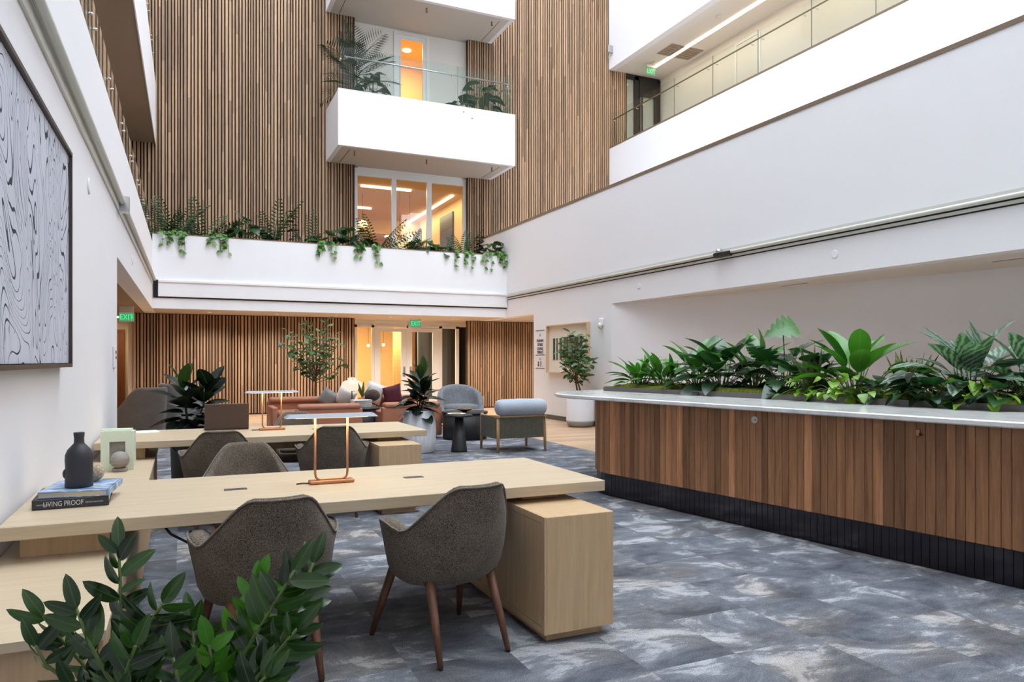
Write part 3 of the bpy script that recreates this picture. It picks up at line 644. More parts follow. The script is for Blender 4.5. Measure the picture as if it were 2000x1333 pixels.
# ================================================================ DESKS
def desk(y0, y1, label, near):
    t = thing('desk', label, 'desk', (0, 0, 0), 0, 'long ash desks')
    x0, x1 = xl(y0) + .03, 2.22
    B().rbox(x0, x1, y0, y1, .68, .74, .003).build('desktop', desk_m, t)
    B().box(1.75, 1.98, y0 + .12, y1 - .2, .644, .68).build('riser', desk_v, t)
    B().box(x0 + .06, -.3, y0 + .12, y1 - .12, .581, .68).build('riser', desk_v, t)
    B().rbox(.75, 1.3, y0 + .62, y0 + .85, .55, .64, .004).tube([(.8, y0 + .7, .64), (.8, y0 + .7, .68)], .012, 6).tube([(1.25, y0 + .7, .64), (1.25, y0 + .7, .68)], .012, 6).build('cable_tray', desk_v, t)
    for cx_ in (.258, 1.244):
        o = B().rbox(cx_ - .058, cx_ + .058, y0 + .53, y0 + .585, .7395, .7425, .002).build('power_socket', bbm, t)
        for k in (-1, 1): B().box(cx_ + k * .022 - .016, cx_ + k * .022 + .016, y0 + .553, y0 + .572, .7425, .7432).build('outlet', black, o)
    return t
def cabinet(y0, y1, label):
    t = thing('desk_cabinet', label, 'cabinet', (0, 0, 0), 0, 'low cabinets at the desk ends')
    x0, x1 = 1.65, 2.055
    B().rbox(x0 + .012, x1, y0, y1, .05, .643, .003).box(x0, x0 + .012, y0, y0 + .035, .05, .643).box(x0, x0 + .012, y0 + .035, y1, .61, .643).box(x0, x0 + .012, y0 + .035, y1, .05, .08).build('body', desk_v, t)
    B().box(x0 + .04, x1 - .04, y0 + .06, y1 - .03, 0, .05).build('plinth', desk_v, t)
    n = 3; L = (y1 - y0 - .035) / n
    for k in range(n):
        d = B().rbox(x0 + .002, x0 + .0118, y0 + .035 + L * k + .006, y0 + .035 + L * (k + 1) - .012, .083, .607, .002).build('door', desk_v, t)
        B().box(x0, x0 + .0118, y0 + .035 + L * (k + 1) - .01, y0 + .035 + L * (k + 1) + .004, .08, .61).build('stile', desk_v, t)
    return t
desk(3.61, 4.70, 'long pale ash desk with the black bottle and books on it', True)
desk(6.97, 8.06, 'long pale ash desk farther back with the open laptop on it', False)
cabinet(3.257, 4.55, 'pale ash cabinet under the end of the nearer desk')
cabinet(6.62, 7.91, 'pale ash cabinet under the end of the farther desk')
# wall-side credenza, fluted flank
t = thing('credenza', 'long low ash credenza along the left wall under the desks', 'credenza')
xa = -.22
B().prism([(xl(2.62) + .01, 2.62), (xa, 2.62), (xa, 8.0), (xl(8.0) + .01, 8.0)], .55, .58).build('worktop', desk_m, t)
B().prism([(xl(2.66) + .02, 2.66), (xa - .03, 2.66), (xa - .03, 7.95), (xl(7.95) + .02, 7.95)], .06, .55).build('body', desk_v, t)
B().prism([(xl(2.7) + .04, 2.72), (xa - .06, 2.72), (xa - .06, 7.9), (xl(7.9) + .04, 7.9)], 0, .06).build('plinth', desk_v, t)
fl_me = B().rbox(0, .02, -.016, .016, 0, .478, .004).mesh('flute', desk_v)
for k in range(132): inst('flute', fl_me, t, (xa - .03, 2.69 + k * .04, .066))
for k, (y, lab) in enumerate(((3.75, 'black cable drooping beneath the nearer desk'), (7.1, 'black cable drooping beneath the farther desk'))):
    o = B().tube([(-.1, y + .05, .68), (-.05, y, .62), (.02, y - .02, .58), (.1, y, .57), (.17, y + .02, .59), (.19, y + .03, .65), (.19, y + .03, .68)], .006, 6).build('cable', black, None); tag(o, lab, 'cable')

# ================================================================ TUB CHAIRS (face +Y)
def smooth(a, b_, x):
    x = max(0, min(1, (x - a) / (b_ - a))); return x * x * (3 - 2 * x)
def chair_meshes():
    NP = 60
    def rim(ph):                                    # ph 0 at the back centre, pi at the front
        a = abs(ph)
        h = .645 + .19 * (.5 + .5 * math.cos(math.pi * max(0, min(1, (a - .40) / .84))))
        h = h + (.635 - h) * smooth(1.3, 1.9, a) - .03 * math.exp(-((a - 1.22) / .2) ** 2) + .012 * math.exp(-((a - 1.75) / .3) ** 2)
        return h + (.43 - h) * smooth(2.0, 2.42, a)
    prof = [(.0, 0), (.35, .0), (.6, .02), (.78, .075), (.89, .16), (.96, .3), (1.0, .5), (1.01, .75), (1.0, .93), (.985, 1.0)]
    def pt(ph, r, z, inset=0):
        ax, ay = .305 - inset, .285 - inset
        x = math.sin(ph) * ax * r; y = -math.cos(ph) * ay * r
        if math.cos(ph) < 0: y *= .96
        back = max(0, math.cos(ph)); lean = max(0, z - .45)
        y -= lean * .22 * back; x *= 1 - .10 * smooth(.62, .84, z)
        arm = smooth(.9, 1.5, abs(ph)) * (1 - smooth(2.0, 2.4, abs(ph)))
        x += math.copysign(.03 * arm * smooth(.5, .64, z), ph)
        return Vector((x, y, z))
    zb = .325
    vs_, fs, rings = [], [], []
    def ring(fn):
        rings.append(len(vs_))
        for k in range(NP):
            ph = -math.pi + 2 * math.pi * k / NP; vs_.append(fn(ph))
    for r, g in prof: ring(lambda ph: pt(ph, r, zb + (rim(ph) - zb) * g))
    th = lambda ph: .034 + .04 * smooth(.8, 1.4, abs(ph)) * (1 - smooth(2.0, 2.4, abs(ph)))
    ring(lambda ph: pt(ph, .985, rim(ph) + .012, th(ph) * .3))
    ring(lambda ph: pt(ph, .985, rim(ph) + .012, th(ph) * .8))
    ring(lambda ph: pt(ph, .985, rim(ph) - .008, th(ph) * 1.15))
    ring(lambda ph: pt(ph, .98, max(.44, rim(ph) - .10), th(ph) * 1.25))
    ring(lambda ph: pt(ph, .95, .44 + (rim(ph) - .44) * .25, th(ph) * 1.3))
    ring(lambda ph: pt(ph, .80, .425, .05))
    for i in range(len(rings) - 1):
        for k in range(NP):
            k2 = (k + 1) % NP; fs.append((rings[i] + k, rings[i] + k2, rings[i + 1] + k2, rings[i + 1] + k))
    shell = B().add(vs_, fs, True).mesh('shell', chair_fab)
    pip = B().tube([pt(-math.pi + 2 * math.pi * k / NP, .992, rim(-math.pi + 2 * math.pi * k / NP) + .004, -.003) for k in range(9, NP - 8)], .0055, 6).mesh('piping', chair_light)
    seat = B().lathe([(.02, .425), (.2, .425), (.232, .44), (.236, .462), (.22, .482), (.15, .492), (.02, .495)], 28).mesh('seat_cushion', chair_fab)
    legs = []
    for x, y, fx, fy in ((-.17, -.15, -.19, -.29), (.17, -.15, .19, -.29), (-.2, .17, -.265, .30), (.2, .17, .265, .30)):
        legs.append(B().tube([(x, y, .38), (x + (fx - x) * .5, y + (fy - y) * .5, .2), (fx, fy, .008)], [.0245, .0205, .0135], 12).mesh('leg', walnut))
    foot = B().lathe([(.0115, 0), (.0125, .009)], 10).mesh('foot_cap', black)
    return shell, pip, seat, legs, foot
CH = chair_meshes()
def tub_chair(x, y, rz, label):
    t = thing('tub_chair', label, 'chair', (x, y, 0), rz, 'brown tweed tub chairs')
    sh = inst('shell', CH[0], t); inst('piping', CH[1], sh); inst('seat_cushion', CH[2], t)
    for me, (fx, fy) in zip(CH[3], ((-.19, -.29), (.19, -.29), (-.265, .30), (.265, .30))):
        l = inst('leg', me, t); inst('foot_cap', CH[4], l, (fx, fy, 0))
    return t
tub_chair(1.215, 3.52, R(11), 'brown tweed tub chair nearest the ash cabinet at the nearer desk')
tub_chair(.35, 3.58, R(5), 'brown tweed tub chair partly behind the dark foreground leaves')
tub_chair(.40, 5.20, R(178), 'tub chair facing the camera across the nearer desk')
tub_chair(.30, 6.86, R(-2), 'tub chair at the farther desk in front of the laptop')
tub_chair(1.28, 6.94, R(-5), 'tub chair at the farther desk behind the copper lamp')
tub_chair(1.15, 8.30, R(176), 'tub chair on the far side of the farther desk')

# ================================================================ DESK LAMPS
lamp_white = flat('lamp_head', (150, 152, 158), .4)
def desk_lamp(x, y, label, rz=0):
    t = thing('desk_lamp', label, 'lamp', (x, y, .74), rz, 'copper desk lamps')
    B().rbox(-.123, .123, -.04, .04, .001, .02, .006, 2).build('base', copper, t)
    pts = [(-.09, 0, .372)] + [(-.09, 0, .06)] + [(-.09 + .03 * (1 - math.cos(a)), 0, .052 - .03 * math.sin(a)) for a in (R(30), R(60), R(90))]
    pts += [(-x_, 0, z_) for x_, _, z_ in pts[::-1]]
    B().tube(pts, .0065, 8).build('stem', copper, t)
    b = B().add([(-.255, -.055, .372), (.255, -.055, .372), (.255, .055, .372), (-.255, .055, .372), (-.235, -.04, .39), (.235, -.04, .39), (.235, .04, .39), (-.235, .04, .39)],
                [(3, 2, 1, 0), (4, 5, 6, 7), (0, 1, 5, 4), (1, 2, 6, 5), (2, 3, 7, 6), (3, 0, 4, 7)])
    h = b.build('lamp_head', lamp_white, t)
    B().box(-.2, .2, -.03, .03, .369, .3715).build('light_panel', cream_shade, h)
    area('lamp_glow', (0, 0, .366), (0, 0, 0), .38, .05, 1.0, (1, .80, .52), t)
    B().tube([(-.12, 0, .006), (-.16, .02, .005), (-.19, .01, .004)], .004, 6).build('cord', black, t)
    return t
desk_lamp(.765, 4.17, 'copper desk lamp with a flat grey head on the nearer desk')
desk_lamp(.81, 7.60, 'copper desk lamp beside the laptop on the farther desk')

# ================================================================ DESK-TOP THINGS
lap = flat('laptop_brown', (70, 53, 44), .45)
t = thing('laptop', 'open brown laptop with its lid turned to the camera', 'laptop', (.4, 7.78, .74))
B().rbox(-.205, .205, 0, .25, .001, .016, .004).build('base', lap, t)
o = B().rbox(-.205, .205, -.006, .006, 0, .25, .003).build('lid', lap, t, (0, 0, .014)); o.rotation_euler = (R(6), 0, 0)
B().box(-.19, .19, .0061, .0066, .012, .238).build('screen', black, o)
B().box(-.17, .17, .06, .16, .016, .0168).build('keyboard', black, t)
paper = flat('paper', (232, 232, 226), .8)
o = B().prism([(-.5, 7.72), (-.2, 7.76), (-.24, 7.98), (-.52, 7.95)], .7402, .748).build('magazine', paper); tag(o, 'pale magazine lying on the farther desk near the wall', 'magazine')
spine = flat('book_black', (40, 40, 45), .5); page = flat('book_pages', (225, 220, 208), .8); blue = N('book_blue')
_n = blue.noise(blue.coord('Object', (3, 9, 1)), 2.5, 4); blue = blue.base(blue.ramp(_n, [(.35, lin((70, 104, 150))), (.5, lin((112, 146, 184))), (.56, lin((206, 214, 222))), (.62, lin((120, 132, 148)))]), .35)
kraft = flat('book_board', (196, 186, 168), .7); silver = flat('silver_print', (196, 196, 198), .5)
def book(name, label, L, W, T, cover, loc, rz, board=None, side=False):
    t = thing(name, label, 'book', loc, rz)
    B().rbox(0, L, 0, W, .0005, .004, .001).rbox(0, L, 0, W, T - .004, T, .001).rbox(*((L - .006, L + .004, 0, W) if side else (0, L, -.004, .006)), .0005, T, .002).build('cover', cover, t)
    B().box(.004, L - .004, .006, W - .004, .004, T - .004).build('pages', board or page, t); return t
t = book('book', 'thick black book with silver lettering at the bottom of the stack', .31, .36, .046, spine, (-.632, 3.955, .7405), R(2))
text('title', 'LIVING PROOF', .034, silver, t, frame4((.125, -.0045, .023), (1, 0, 0), (0, 0, 1)), .0003, sx=.72)
text('small_print', 'PHOTOGRAPHS', .009, silver, t, frame4((.045, -.0045, .022), (1, 0, 0), (0, 0, 1)), .0002, sx=.8)
text('small_print', 'PORTRAITS AND STORIES', .009, silver, t, frame4((.25, -.0045, .022), (1, 0, 0), (0, 0, 1)), .0002, sx=.7)
book('book', 'thin book with a blue cover under the black bottle', .29, .36, .03, blue, (-.615, 3.985, .787), R(-6), kraft, True)
vase_m = flat('black_ceramic', (38, 37, 44), .55)
t = thing('bottle_vase', 'matte black bottle vase standing on the books', 'vase', (-.46, 4.1, .8175))
B().lathe([(.058, 0), (.061, .004), (.0605, .03), (.059, .1), (.061, .13), (.0595, .155), (.05, .18), (.033, .2), (.0225, .212), (.0215, .232), (.0245, .262), (.0225, .264), (.019, .256), (.019, .23)], 30).build('body', vase_m, t)
B().ball((-.056, 0, .065), .014, .02, .024, 12, 8).build('lug', vase_m, t)
stone = fabric('speckled_stone', (140, 120, 100), (190, 172, 150), 90)
t = thing('stone_ball', 'beige stone ball peeking out behind the black bottle', 'ornament', (-.41, 4.245, .8175)); B().ball((0, 0, .047), .047, seg=18, rings=12).build('ball', stone, t)
pale = flat('pale_green_lacquer', (214, 222, 198), .4)
t = thing('bookend', 'pale green block bookend with a square window on the credenza', 'bookend', (-.46, 6.47, .58), R(-4))
B().box(-.115, -.055, -.05, .07, 0, .3).box(.055, .115, -.05, .07, 0, .3).box(-.055, .055, -.05, .07, .22, .3).box(-.055, .055, -.05, .07, 0, .05).build('block', pale, t)
B().box(-.115, .095, .0, .07, .3, .315).box(-.1, .1, -.045, -.02, .3, .307).build('cap', pale, t)
grey_wood = woodmat('grey_wood', (120, 112, 104), (164, 156, 148), (6, 6, 50), 0, 0, .6)
B().box(-.054, .054, -.03, .06, .05, .219).build('inset_panel', grey_wood, t)
t = thing('wooden_ball', 'grey turned wooden ball in front of the pale green bookend', 'ornament', (-.44, 6.34, .58), R(-4))
B().rbox(-.05, .05, -.04, .04, 0, .025, .004).build('stand', grey_wood, t); B().ball((0, 0, .088), .066, seg=22, rings=14).build('ball', grey_wood, t)

# ================================================================ FRAMED ART
ink_art = artmat(); frame_dk = flat('bronze_frame', (62, 54, 50), .45)
t = thing('framed_drawing', 'large ink line drawing in a dark frame on the left wall', 'artwork', (xl(5.44) + .001, 5.44, 0), -math.atan(.0064))
y0, y1, z0, z1 = -2.9, 0, 1.39, 2.765
B().box(0, .07, y0, y0 + .022, z0, z1).box(0, .07, y1 - .022, y1, z0, z1).box(0, .07, y0 + .022, y1 - .022, z0, z0 + .022).box(0, .07, y0 + .022, y1 - .022, z1 - .022, z1).build('frame', frame_dk, t)
B().box(.003, .05, y0 + .026, y1 - .026, z0 + .026, z1 - .026).build('canvas', ink_art, t)
cream = flat('cream_mount', (226, 218, 203), .8); frame_oak = flat('pale_oak_frame', (208, 178, 146), .5)
t = thing('framed_relief', 'pale oak framed art of dark upright bands behind the potted tree', 'artwork', (XR - .001, 0, 0))
y0, y1, z0, z1 = 13.95, 15.93, 1.13, 2.29
B().box(-.09, 0, y0, y0 + .03, z0, z1).box(-.09, 0, y1 - .03, y1, z0, z1).box(-.09, 0, y0 + .03, y1 - .03, z0, z0 + .03).box(-.09, 0, y0 + .03, y1 - .03, z1 - .03, z1).build('frame', frame_oak, t)
B().box(-.02, 0, y0 + .03, y1 - .03, z0 + .03, z1 - .03).build('mount', cream, t)
for k, (yc, wd, c) in enumerate(((15.62, .09, (70, 66, 52)), (15.47, .09, (104, 104, 92)), (15.27, .13, (96, 92, 76)), (15.02, .24, (92, 82, 48)), (14.76, .2, (86, 76, 42)), (14.53, .2, (80, 72, 46)), (14.32, .12, (84, 78, 60)))):
    mm = fabric('band_%d' % k, tuple(x * .55 for x in c), tuple(min(255, x * 1.25) for x in c), 70)
    B().rbox(-.035, -.02, yc - wd / 2, yc + wd / 2, 1.45, 1.97 + .02 * (k > 2), .006).build('band', mm, t)
# ================================================================ LOUNGE
def soft(b_, x0, x1, y0, y1, z0, z1, r=.05): return b_.rbox(x0, x1, y0, y1, z0, z1, r, 4, True)
def leather_seat(name, label, loc, rz, W, D=.95, arms=True):
    """low leather lounge seat, local: faces +Y, back at -Y"""
    t = thing(name, label, 'sofa', loc, rz, 'tan leather seating')
    soft(B(), -W / 2 + .02, W / 2 - .02, -D / 2 + .04, D / 2 - .04, .08, .3, .03).build('base', leather, t)
    soft(B(), -W / 2 + .12, W / 2 - .12, -D / 2 + .2, D / 2, .28, .43, .05).build('seat_cushion', leather, t)
    soft(B(), -W / 2, W / 2, -D / 2, -D / 2 + .14, .06, .6, .035).build('back', leather, t)
    bk = soft(B(), -W / 2 + .03, W / 2 - .03, -D / 2 - .015, -D / 2 + .2, .56, .68, .055).build('back_bolster', leather, t)
    for k in range(1, 3): B().tube([(-W / 2 + W * k / 3, -D / 2 - .016, .58), (-W / 2 + W * k / 3, -D / 2 + .09, .682), (-W / 2 + W * k / 3, -D / 2 + .2, .6)], .006, 6).build('seam', leather, bk)
    if arms:
        for sg in (-1, 1):
            x = sg * (W / 2 - .06); soft(B(), x - .06, x + .06, -D / 2 + .15, D / 2 - .02, .06, .52, .03).build('arm', leather, t)
    for x in (-W / 2 + .1, W / 2 - .1):
        for y in (-D / 2 + .1, D / 2 - .1): B().lathe([(.02, 0), (.022, .085)], 10, (x, y)).build('leg', black, t)
    return t
leather_seat('leather_armchair', 'tan leather armchair with its back to the desks, nearer the slat wall lamp', (2.33, 13.3, 0), 0, 1.15)
leather_seat('leather_armchair', 'tan leather armchair behind the white fluted planter', (3.8, 13.25, 0), 0, 1.12)
leather_seat('leather_sofa', 'tan leather sofa facing the desks with grey and white cushions', (2.45, 15.3, 0), R(180), 1.75)
leather_seat('leather_sofa', 'tan leather sofa facing the desks with the plum cushion', (4.25, 15.2, 0), R(180), 1.5)
def cushion(label, loc, rot, size, m):
    t = thing('cushion', label, 'cushion', loc, 0, 'lounge cushions'); t.rotation_euler = rot
    B().pillow(size, size, .16).build('cover', m, t)
    e = size / 2 * .93
    B().tube([(-e, 0, -e), (0, 0, -e * .96), (e, 0, -e), (e * .96, 0, 0), (e, 0, e), (0, 0, e * .96), (-e, 0, e), (-e * .96, 0, 0)], .006, 6, True).build('piping', m, t); return t
grey_p = fabric('grey_cushion', (112, 112, 110), (150, 150, 148), 120); white_p = fabric('white_cushion', (205, 203, 200), (235, 233, 230), 120); plum = fabric('plum_cushion', (74, 34, 48), (100, 52, 66), 160)
cushion('grey cushion on the leather sofa, half behind the white one', (2.75, 15.35, .65), (R(14), R(34), R(-8)), .36, grey_p)
cushion('white cushion leaning on the leather sofa by the table lamp', (3.08, 15.25, .68), (R(16), R(28), R(-8)), .38, white_p)
cushion('plum cushion on the leather sofa in front of the glazed doors', (4.1, 15.3, .7), (R(14), R(-14), R(6)), .42, plum)
cushion('white cushion behind the plum cushion', (3.72, 15.38, .74), (R(12), R(20), R(8)), .44, white_p)
fur = fabric('dark_fur', (44, 36, 30), (96, 82, 70), 60)
t = thing('fur_cushion', 'round dark fur cushion beside the plum cushion', 'cushion', (3.5, 14.62, .62)); B().ball((0, 0, .11), .16, .13, .12, 20, 12).build('body', fur, t)
# black side tables, lamp, books, small pot
def round_table(label, loc, r, h, drum=True):
    t = thing('side_table', label, 'table', loc, 0)
    B().lathe([(r, h - .03), (r + .004, h - .02), (r, h)], 32).build('table_top', black_soft, t)
    if drum: B().lathe([(r * .96, .002), (r * .96, h - .03)], 32).build('drum', black_soft, t)
    else: B().lathe([(r * .62, 0), (r * .6, .03), (r * .3, h - .03)], 28).build('cone_base', black_soft, t)
    return t
round_table('black drum table between the two leather armchairs', (3.06, 13.55, 0), .32, .56)
round_table('black round table under the white glass lamp', (3.2, 14.9, 0), .3, .56)
round_table('black cone-legged side table beside the grey lounge chair', (3.96, 10.78, 0), .21, .585, False)
round_table('low black drum table behind the cone-legged side table', (4.72, 12.55, 0), .42, .5)
for k in range(4):
    o = B().rbox(-.17, .17, -.12, .12, 0, .034, .003).build('book', (white_p, page)[k % 2] if False else page, None, (3.02 + .006 * (k % 2), 13.5, .5605 + k * .0355), R(3 * (k - 1))); tag(o, ('pale book at the bottom of the pile on the drum table', 'second pale book from the bottom of the drum table pile', 'second pale book from the top of the drum table pile', 'pale book on top of the pile on the drum table')[k], 'book', 'pale books on the drum table')
    B().box(-.165, .165, -.1215, -.1195, .004, .03).build('page_edge', grey_p, o)
opal = glow('opal_glass', (255, 236, 214), 1.1)
t = thing('table_lamp', 'white opal glass table lamp in front of the slat wall', 'lamp', (3.13, 14.82, .56))
B().lathe([(.09, .001), (.09, .02), (.02, .03), (.012, .05), (.012, .3)], 24).build('base', black, t)
B().lathe([(.09, .26), (.125, .285), (.13, .31), (.205, .335), (.215, .37), (.2, .42), (.15, .46), (.085, .475), (.08, .52), (.05, .53)], 32, cap=False).build('lamp_shade', opal, t)
B().ball((0, -.082, .5), .01, seg=8, rings=6).build('switch', black, t)
terr = flat('terracotta', (196, 122, 92), .7)
brass = flat('brass', (170, 140, 70), .3, 1.0)
t = thing('brass_dish', 'shallow brass dish on the low black drum table', 'dish', (4.62, 12.3, .5)); B().lathe([(.04, .001), (.05, .02), (.16, .06), (.165, .07), (.15, .066), (.04, .03)], 24).build('bowl', brass, t)
t = thing('table_tray', 'thin pale tray on the cone-legged side table', 'tray', (3.93, 10.82, .585)); B().lathe([(.13, .001), (.15, .012), (.145, .016), (.12, .008)], 24).build('dish', alu, t); B().rbox(-.09, .06, -.03, .0, .009, .02, .003).build('handle', brass, t)
# grey lounge chair with bolster (back to the camera)
olive = fabric('olive_fringe', (70, 68, 56), (110, 107, 92), 60, aniso=(6, 6, .3)); sky_f = fabric('pale_blue_wool', (150, 158, 168), (178, 185, 193), 150)
t = thing('lounge_chair', 'lounge chair with pale blue bolster and olive fringe sides', 'chair', (4.84, 10.67, 0), R(0))
for x in (-.4, .4):
    for y, lean in ((-.32, -.02), (.34, .02)): B().tube([(x, y, .58), (x * 1.01, y + lean * .5, .28), (x * 1.02, y + lean, .0)], [.024, .026, .019], 10).build('leg', oak_leg, t)
B().tube([(-.43, -.33, .56), (.43, -.33, .56)], .02, 8).build('back_rail', oak_leg, t)
for x in (-.4, .4): B().tube([(x, -.36, .565), (x, .37, .545)], .02, 8).build('arm_rail', oak_leg, t)
def fringe(L, h, n):
    b_ = B(); vs_, fs = [], []
    for k in range(n + 1):
        x = -L / 2 + L * k / n; y = .008 * (1 if k % 2 else -1); vs_ += [(x, y, h), (x, y * 1.6, 0), (x, y + .012, h), (x, y * 1.6 + .012, 0)]
    for k in range(n):
        a = 4 * k; fs += [(a, a + 1, a + 5, a + 4), (a + 6, a + 7, a + 3, a + 2)]
    return b_.add(vs_, fs, True)
fringe(.8, .33, 44).build('fringe_panel', olive, t, (0, -.345, .22))
for x in (-.41, .41): fringe(.62, .32, 36).build('fringe_panel', olive, t, (x, .02, .22), R(90))
soft(B(), -.37, .37, -.28, .36, .3, .42, .05).build('seat_cushion', sky_f, t)
b = B(); vs_ = []
b.tube([(-.43, -.3, .70), (-.42, -.3, .70), (-.40, -.3, .70), (-.34, -.3, .70), (0, -.3, .705), (.34, -.3, .70), (.40, -.3, .70), (.42, -.3, .70), (.43, -.3, .70)], [.02, .08, .11, .128, .132, .128, .11, .08, .02], 20)
b.build('bolster', sky_f, t)
# grey barrel chair
boucle = fabric('grey_boucle', (82, 84, 89), (140, 142, 147), 75)
def barrel(name, label, loc, rz, m, hb=.72, W=.5, seat_h=.42, low=.42, arch=False):
    t = thing(name, label, 'chair', loc, rz)
    NP = 48; vs_, fs, rg = [], [], []
    def rim(a): return (low + (hb - low) * math.sqrt(max(0, 1 - (abs(a) / 1.75) ** 2.0)) if arch else hb + (low - hb) * smooth(.75, 1.75, abs(a))) + (.36 - low) * smooth(1.9, 2.4, abs(a))
    def pt(a, r, z, ins=0): return (math.sin(a) * (W - ins) * r, -math.cos(a) * (W * .9 - ins) * r - max(0, math.cos(a)) * max(0, z - .3) * .15, z)
    for r, g in ((0, 0), (.7, 0), (.9, .02), (.97, .1), (1.0, .4), (1.0, .8), (.99, .96), (.97, 1.0)):
        rg.append(len(vs_)); vs_ += [pt(-math.pi + 2 * math.pi * k / NP, r, .06 + (rim(-math.pi + 2 * math.pi * k / NP) - .06) * g) for k in range(NP)]
    for ins, dz in ((.03, .015), (.08, .012), (.11, -.02), (.12, -.1)):
        rg.append(len(vs_)); vs_ += [pt(-math.pi + 2 * math.pi * k / NP, .97, max(.33, rim(-math.pi + 2 * math.pi * k / NP) + dz), ins) for k in range(NP)]
    rg.append(len(vs_)); vs_ += [pt(-math.pi + 2 * math.pi * k / NP, .9, .33, .12) for k in range(NP)]
    for i in range(len(rg) - 1):
        for k in range(NP): fs.append((rg[i] + k, rg[i] + (k + 1) % NP, rg[i + 1] + (k + 1) % NP, rg[i + 1] + k))
    B().add(vs_, fs, True).build('shell', m, t)
    B().lathe([(.05, .31), (W * .72, .31), (W * .76, .35), (W * .74, seat_h - .02), (W * .5, seat_h), (.05, seat_h)], 30).build('seat_cushion', m, t)
    B().lathe([(W * .6, 0), (W * .62, .06)], 28).build('plinth', black, t)
    return t
barrel('barrel_chair', 'rounded grey boucle barrel chair by the slat wall', (5.62, 15.2, 0), R(172), boucle, .88, .52, .47, .34, True)
taupe = fabric('taupe_felt', (70, 62, 55), (104, 95, 87), 220); grey_felt = fabric('grey_felt', (94, 94, 96), (130, 130, 132), 220)
barrel('shell_armchair', 'dark taupe shell armchair just past the end of the left wall', (-.68, 14.2, 0), R(40), taupe, .96, .42, .43, .6)
barrel('shell_armchair', 'grey shell armchair behind the rubber plant at the farther desk', (.1, 15.6, 0), R(-60), grey_felt, .98, .5, .43, .62)
# ================================================================ COUNTER ISLAND
# local frame: s runs along the front towards the camera, q runs to the right (away from the desks)
CO = Vector((4.055, 6.84, 0)); E1 = Vector((.178, -.984, 0)).normalized(); E2 = Vector((.984, .178, 0)).normalized()
def cw(s, q, z=0.0):
    p = CO + E1 * s + E2 * q; return (p.x, p.y, z)
def outline(s0, s1, q0, q1, r, n=10):
    """rounded far end (s0 side), square near end (s1)"""
    pts = [(s1, q0)]
    for k in range(n + 1):
        a = math.pi / 2 * k / n; pts.append((s0 + r - r * math.sin(a), q0 + r - r * math.cos(a)))
    for k in range(n + 1):
        a = math.pi / 2 * k / n; pts.append((s0 + r - r * math.cos(a), q1 - r + r * math.sin(a)))
    pts.append((s1, q1)); return pts
def path_points(pts, step):
    """walk the polyline at equal steps: (point, tangent)"""
    out, carry = [], 0.0
    for (a0, b0), (a1, b1) in zip(pts[:-1], pts[1:]):
        L = math.hypot(a1 - a0, b1 - b0)
        while carry < L:
            f = carry / L; out.append((a0 + (a1 - a0) * f, b0 + (b1 - b0) * f, (a1 - a0) / L, (b1 - b0) / L)); carry += step
        carry -= L
    return out
SN = 8.4
t = thing('counter_island', 'long rounded island counter clad in oak boards with stone top', 'counter')
base = outline(-.28, SN, .0, 3.0, .55)
core = outline(-.25, SN - .02, .03, 2.97, .53)
B().prism([cw(*p)[:2] for p in core], 0, 1.0).build('core', slat_dark, t)
gr = outline(-.262, SN - .01, .018, 2.98, .535)
B().prism([cw(*p)[:2] for p in gr], 0, .23).build('grout_bed', grout_m, t)
top = outline(-1.1, SN + .1, -.13, 3.13, .9, 14)
tp = [cw(*p)[:2] for p in top]; n = len(tp)
tin = [cw(s + (.012 if s < SN else -.012), q + (.012 if q < 1.5 else -.012))[:2] for s, q in top]
B().add([(x, y, 1.012) for x, y in tin] + [(x, y, 1.02) for x, y in tp] + [(x, y, 1.046) for x, y in tp] + [(x, y, 1.054) for x, y in tin],
        [tuple(range(n)), tuple(range(4 * n - 1, 3 * n - 1, -1))] + [((i + 1) % n + a * n, i + a * n, i + (a + 1) * n, (i + 1) % n + (a + 1) * n) for a in range(3) for i in range(n)]).build('stone_top', marble, t)
run = path_points(base, .001)
rb = random.Random(11)
i = 0; nb = 0
bme = {}
while i < len(run) - 80 and nb < 170:
    wd = rb.choice((60, 68, 72, 78, 84)); curved = (run[i][0] < .28)
    if curved: wd = rb.choice((30, 36, 44))
    m0 = run[min(i + wd // 2, len(run) - 1)]
    if wd not in bme: bme[wd] = B().rbox(-wd * .0005 + .0014, wd * .0005 - .0014, -.018, .012, 0, .775, .0035).mesh('cladding_board', board_m)
    s, q, ts, tq = m0
    wx = E1 * ts + E2 * tq; ang = math.atan2(-wx.y, -wx.x)
    inst('cladding_board', bme[wd], t, cw(s, q, .237 + 0), (0, 0, ang)); i += wd; nb += 1
tl = B().rbox(-.0268, .0268, -.012, .02, 0, .232, .0015).mesh('base_tile', tile_m)
runT = path_points(outline(-.27, SN, .012, 2.988, .54), .0565)
for k, (s, q, ts, tq) in enumerate(runT[:230]):
    wx = E1 * ts + E2 * tq; inst('base_tile', tl, t, cw(s, q, .002), (0, 0, math.atan2(-wx.y, -wx.x)))
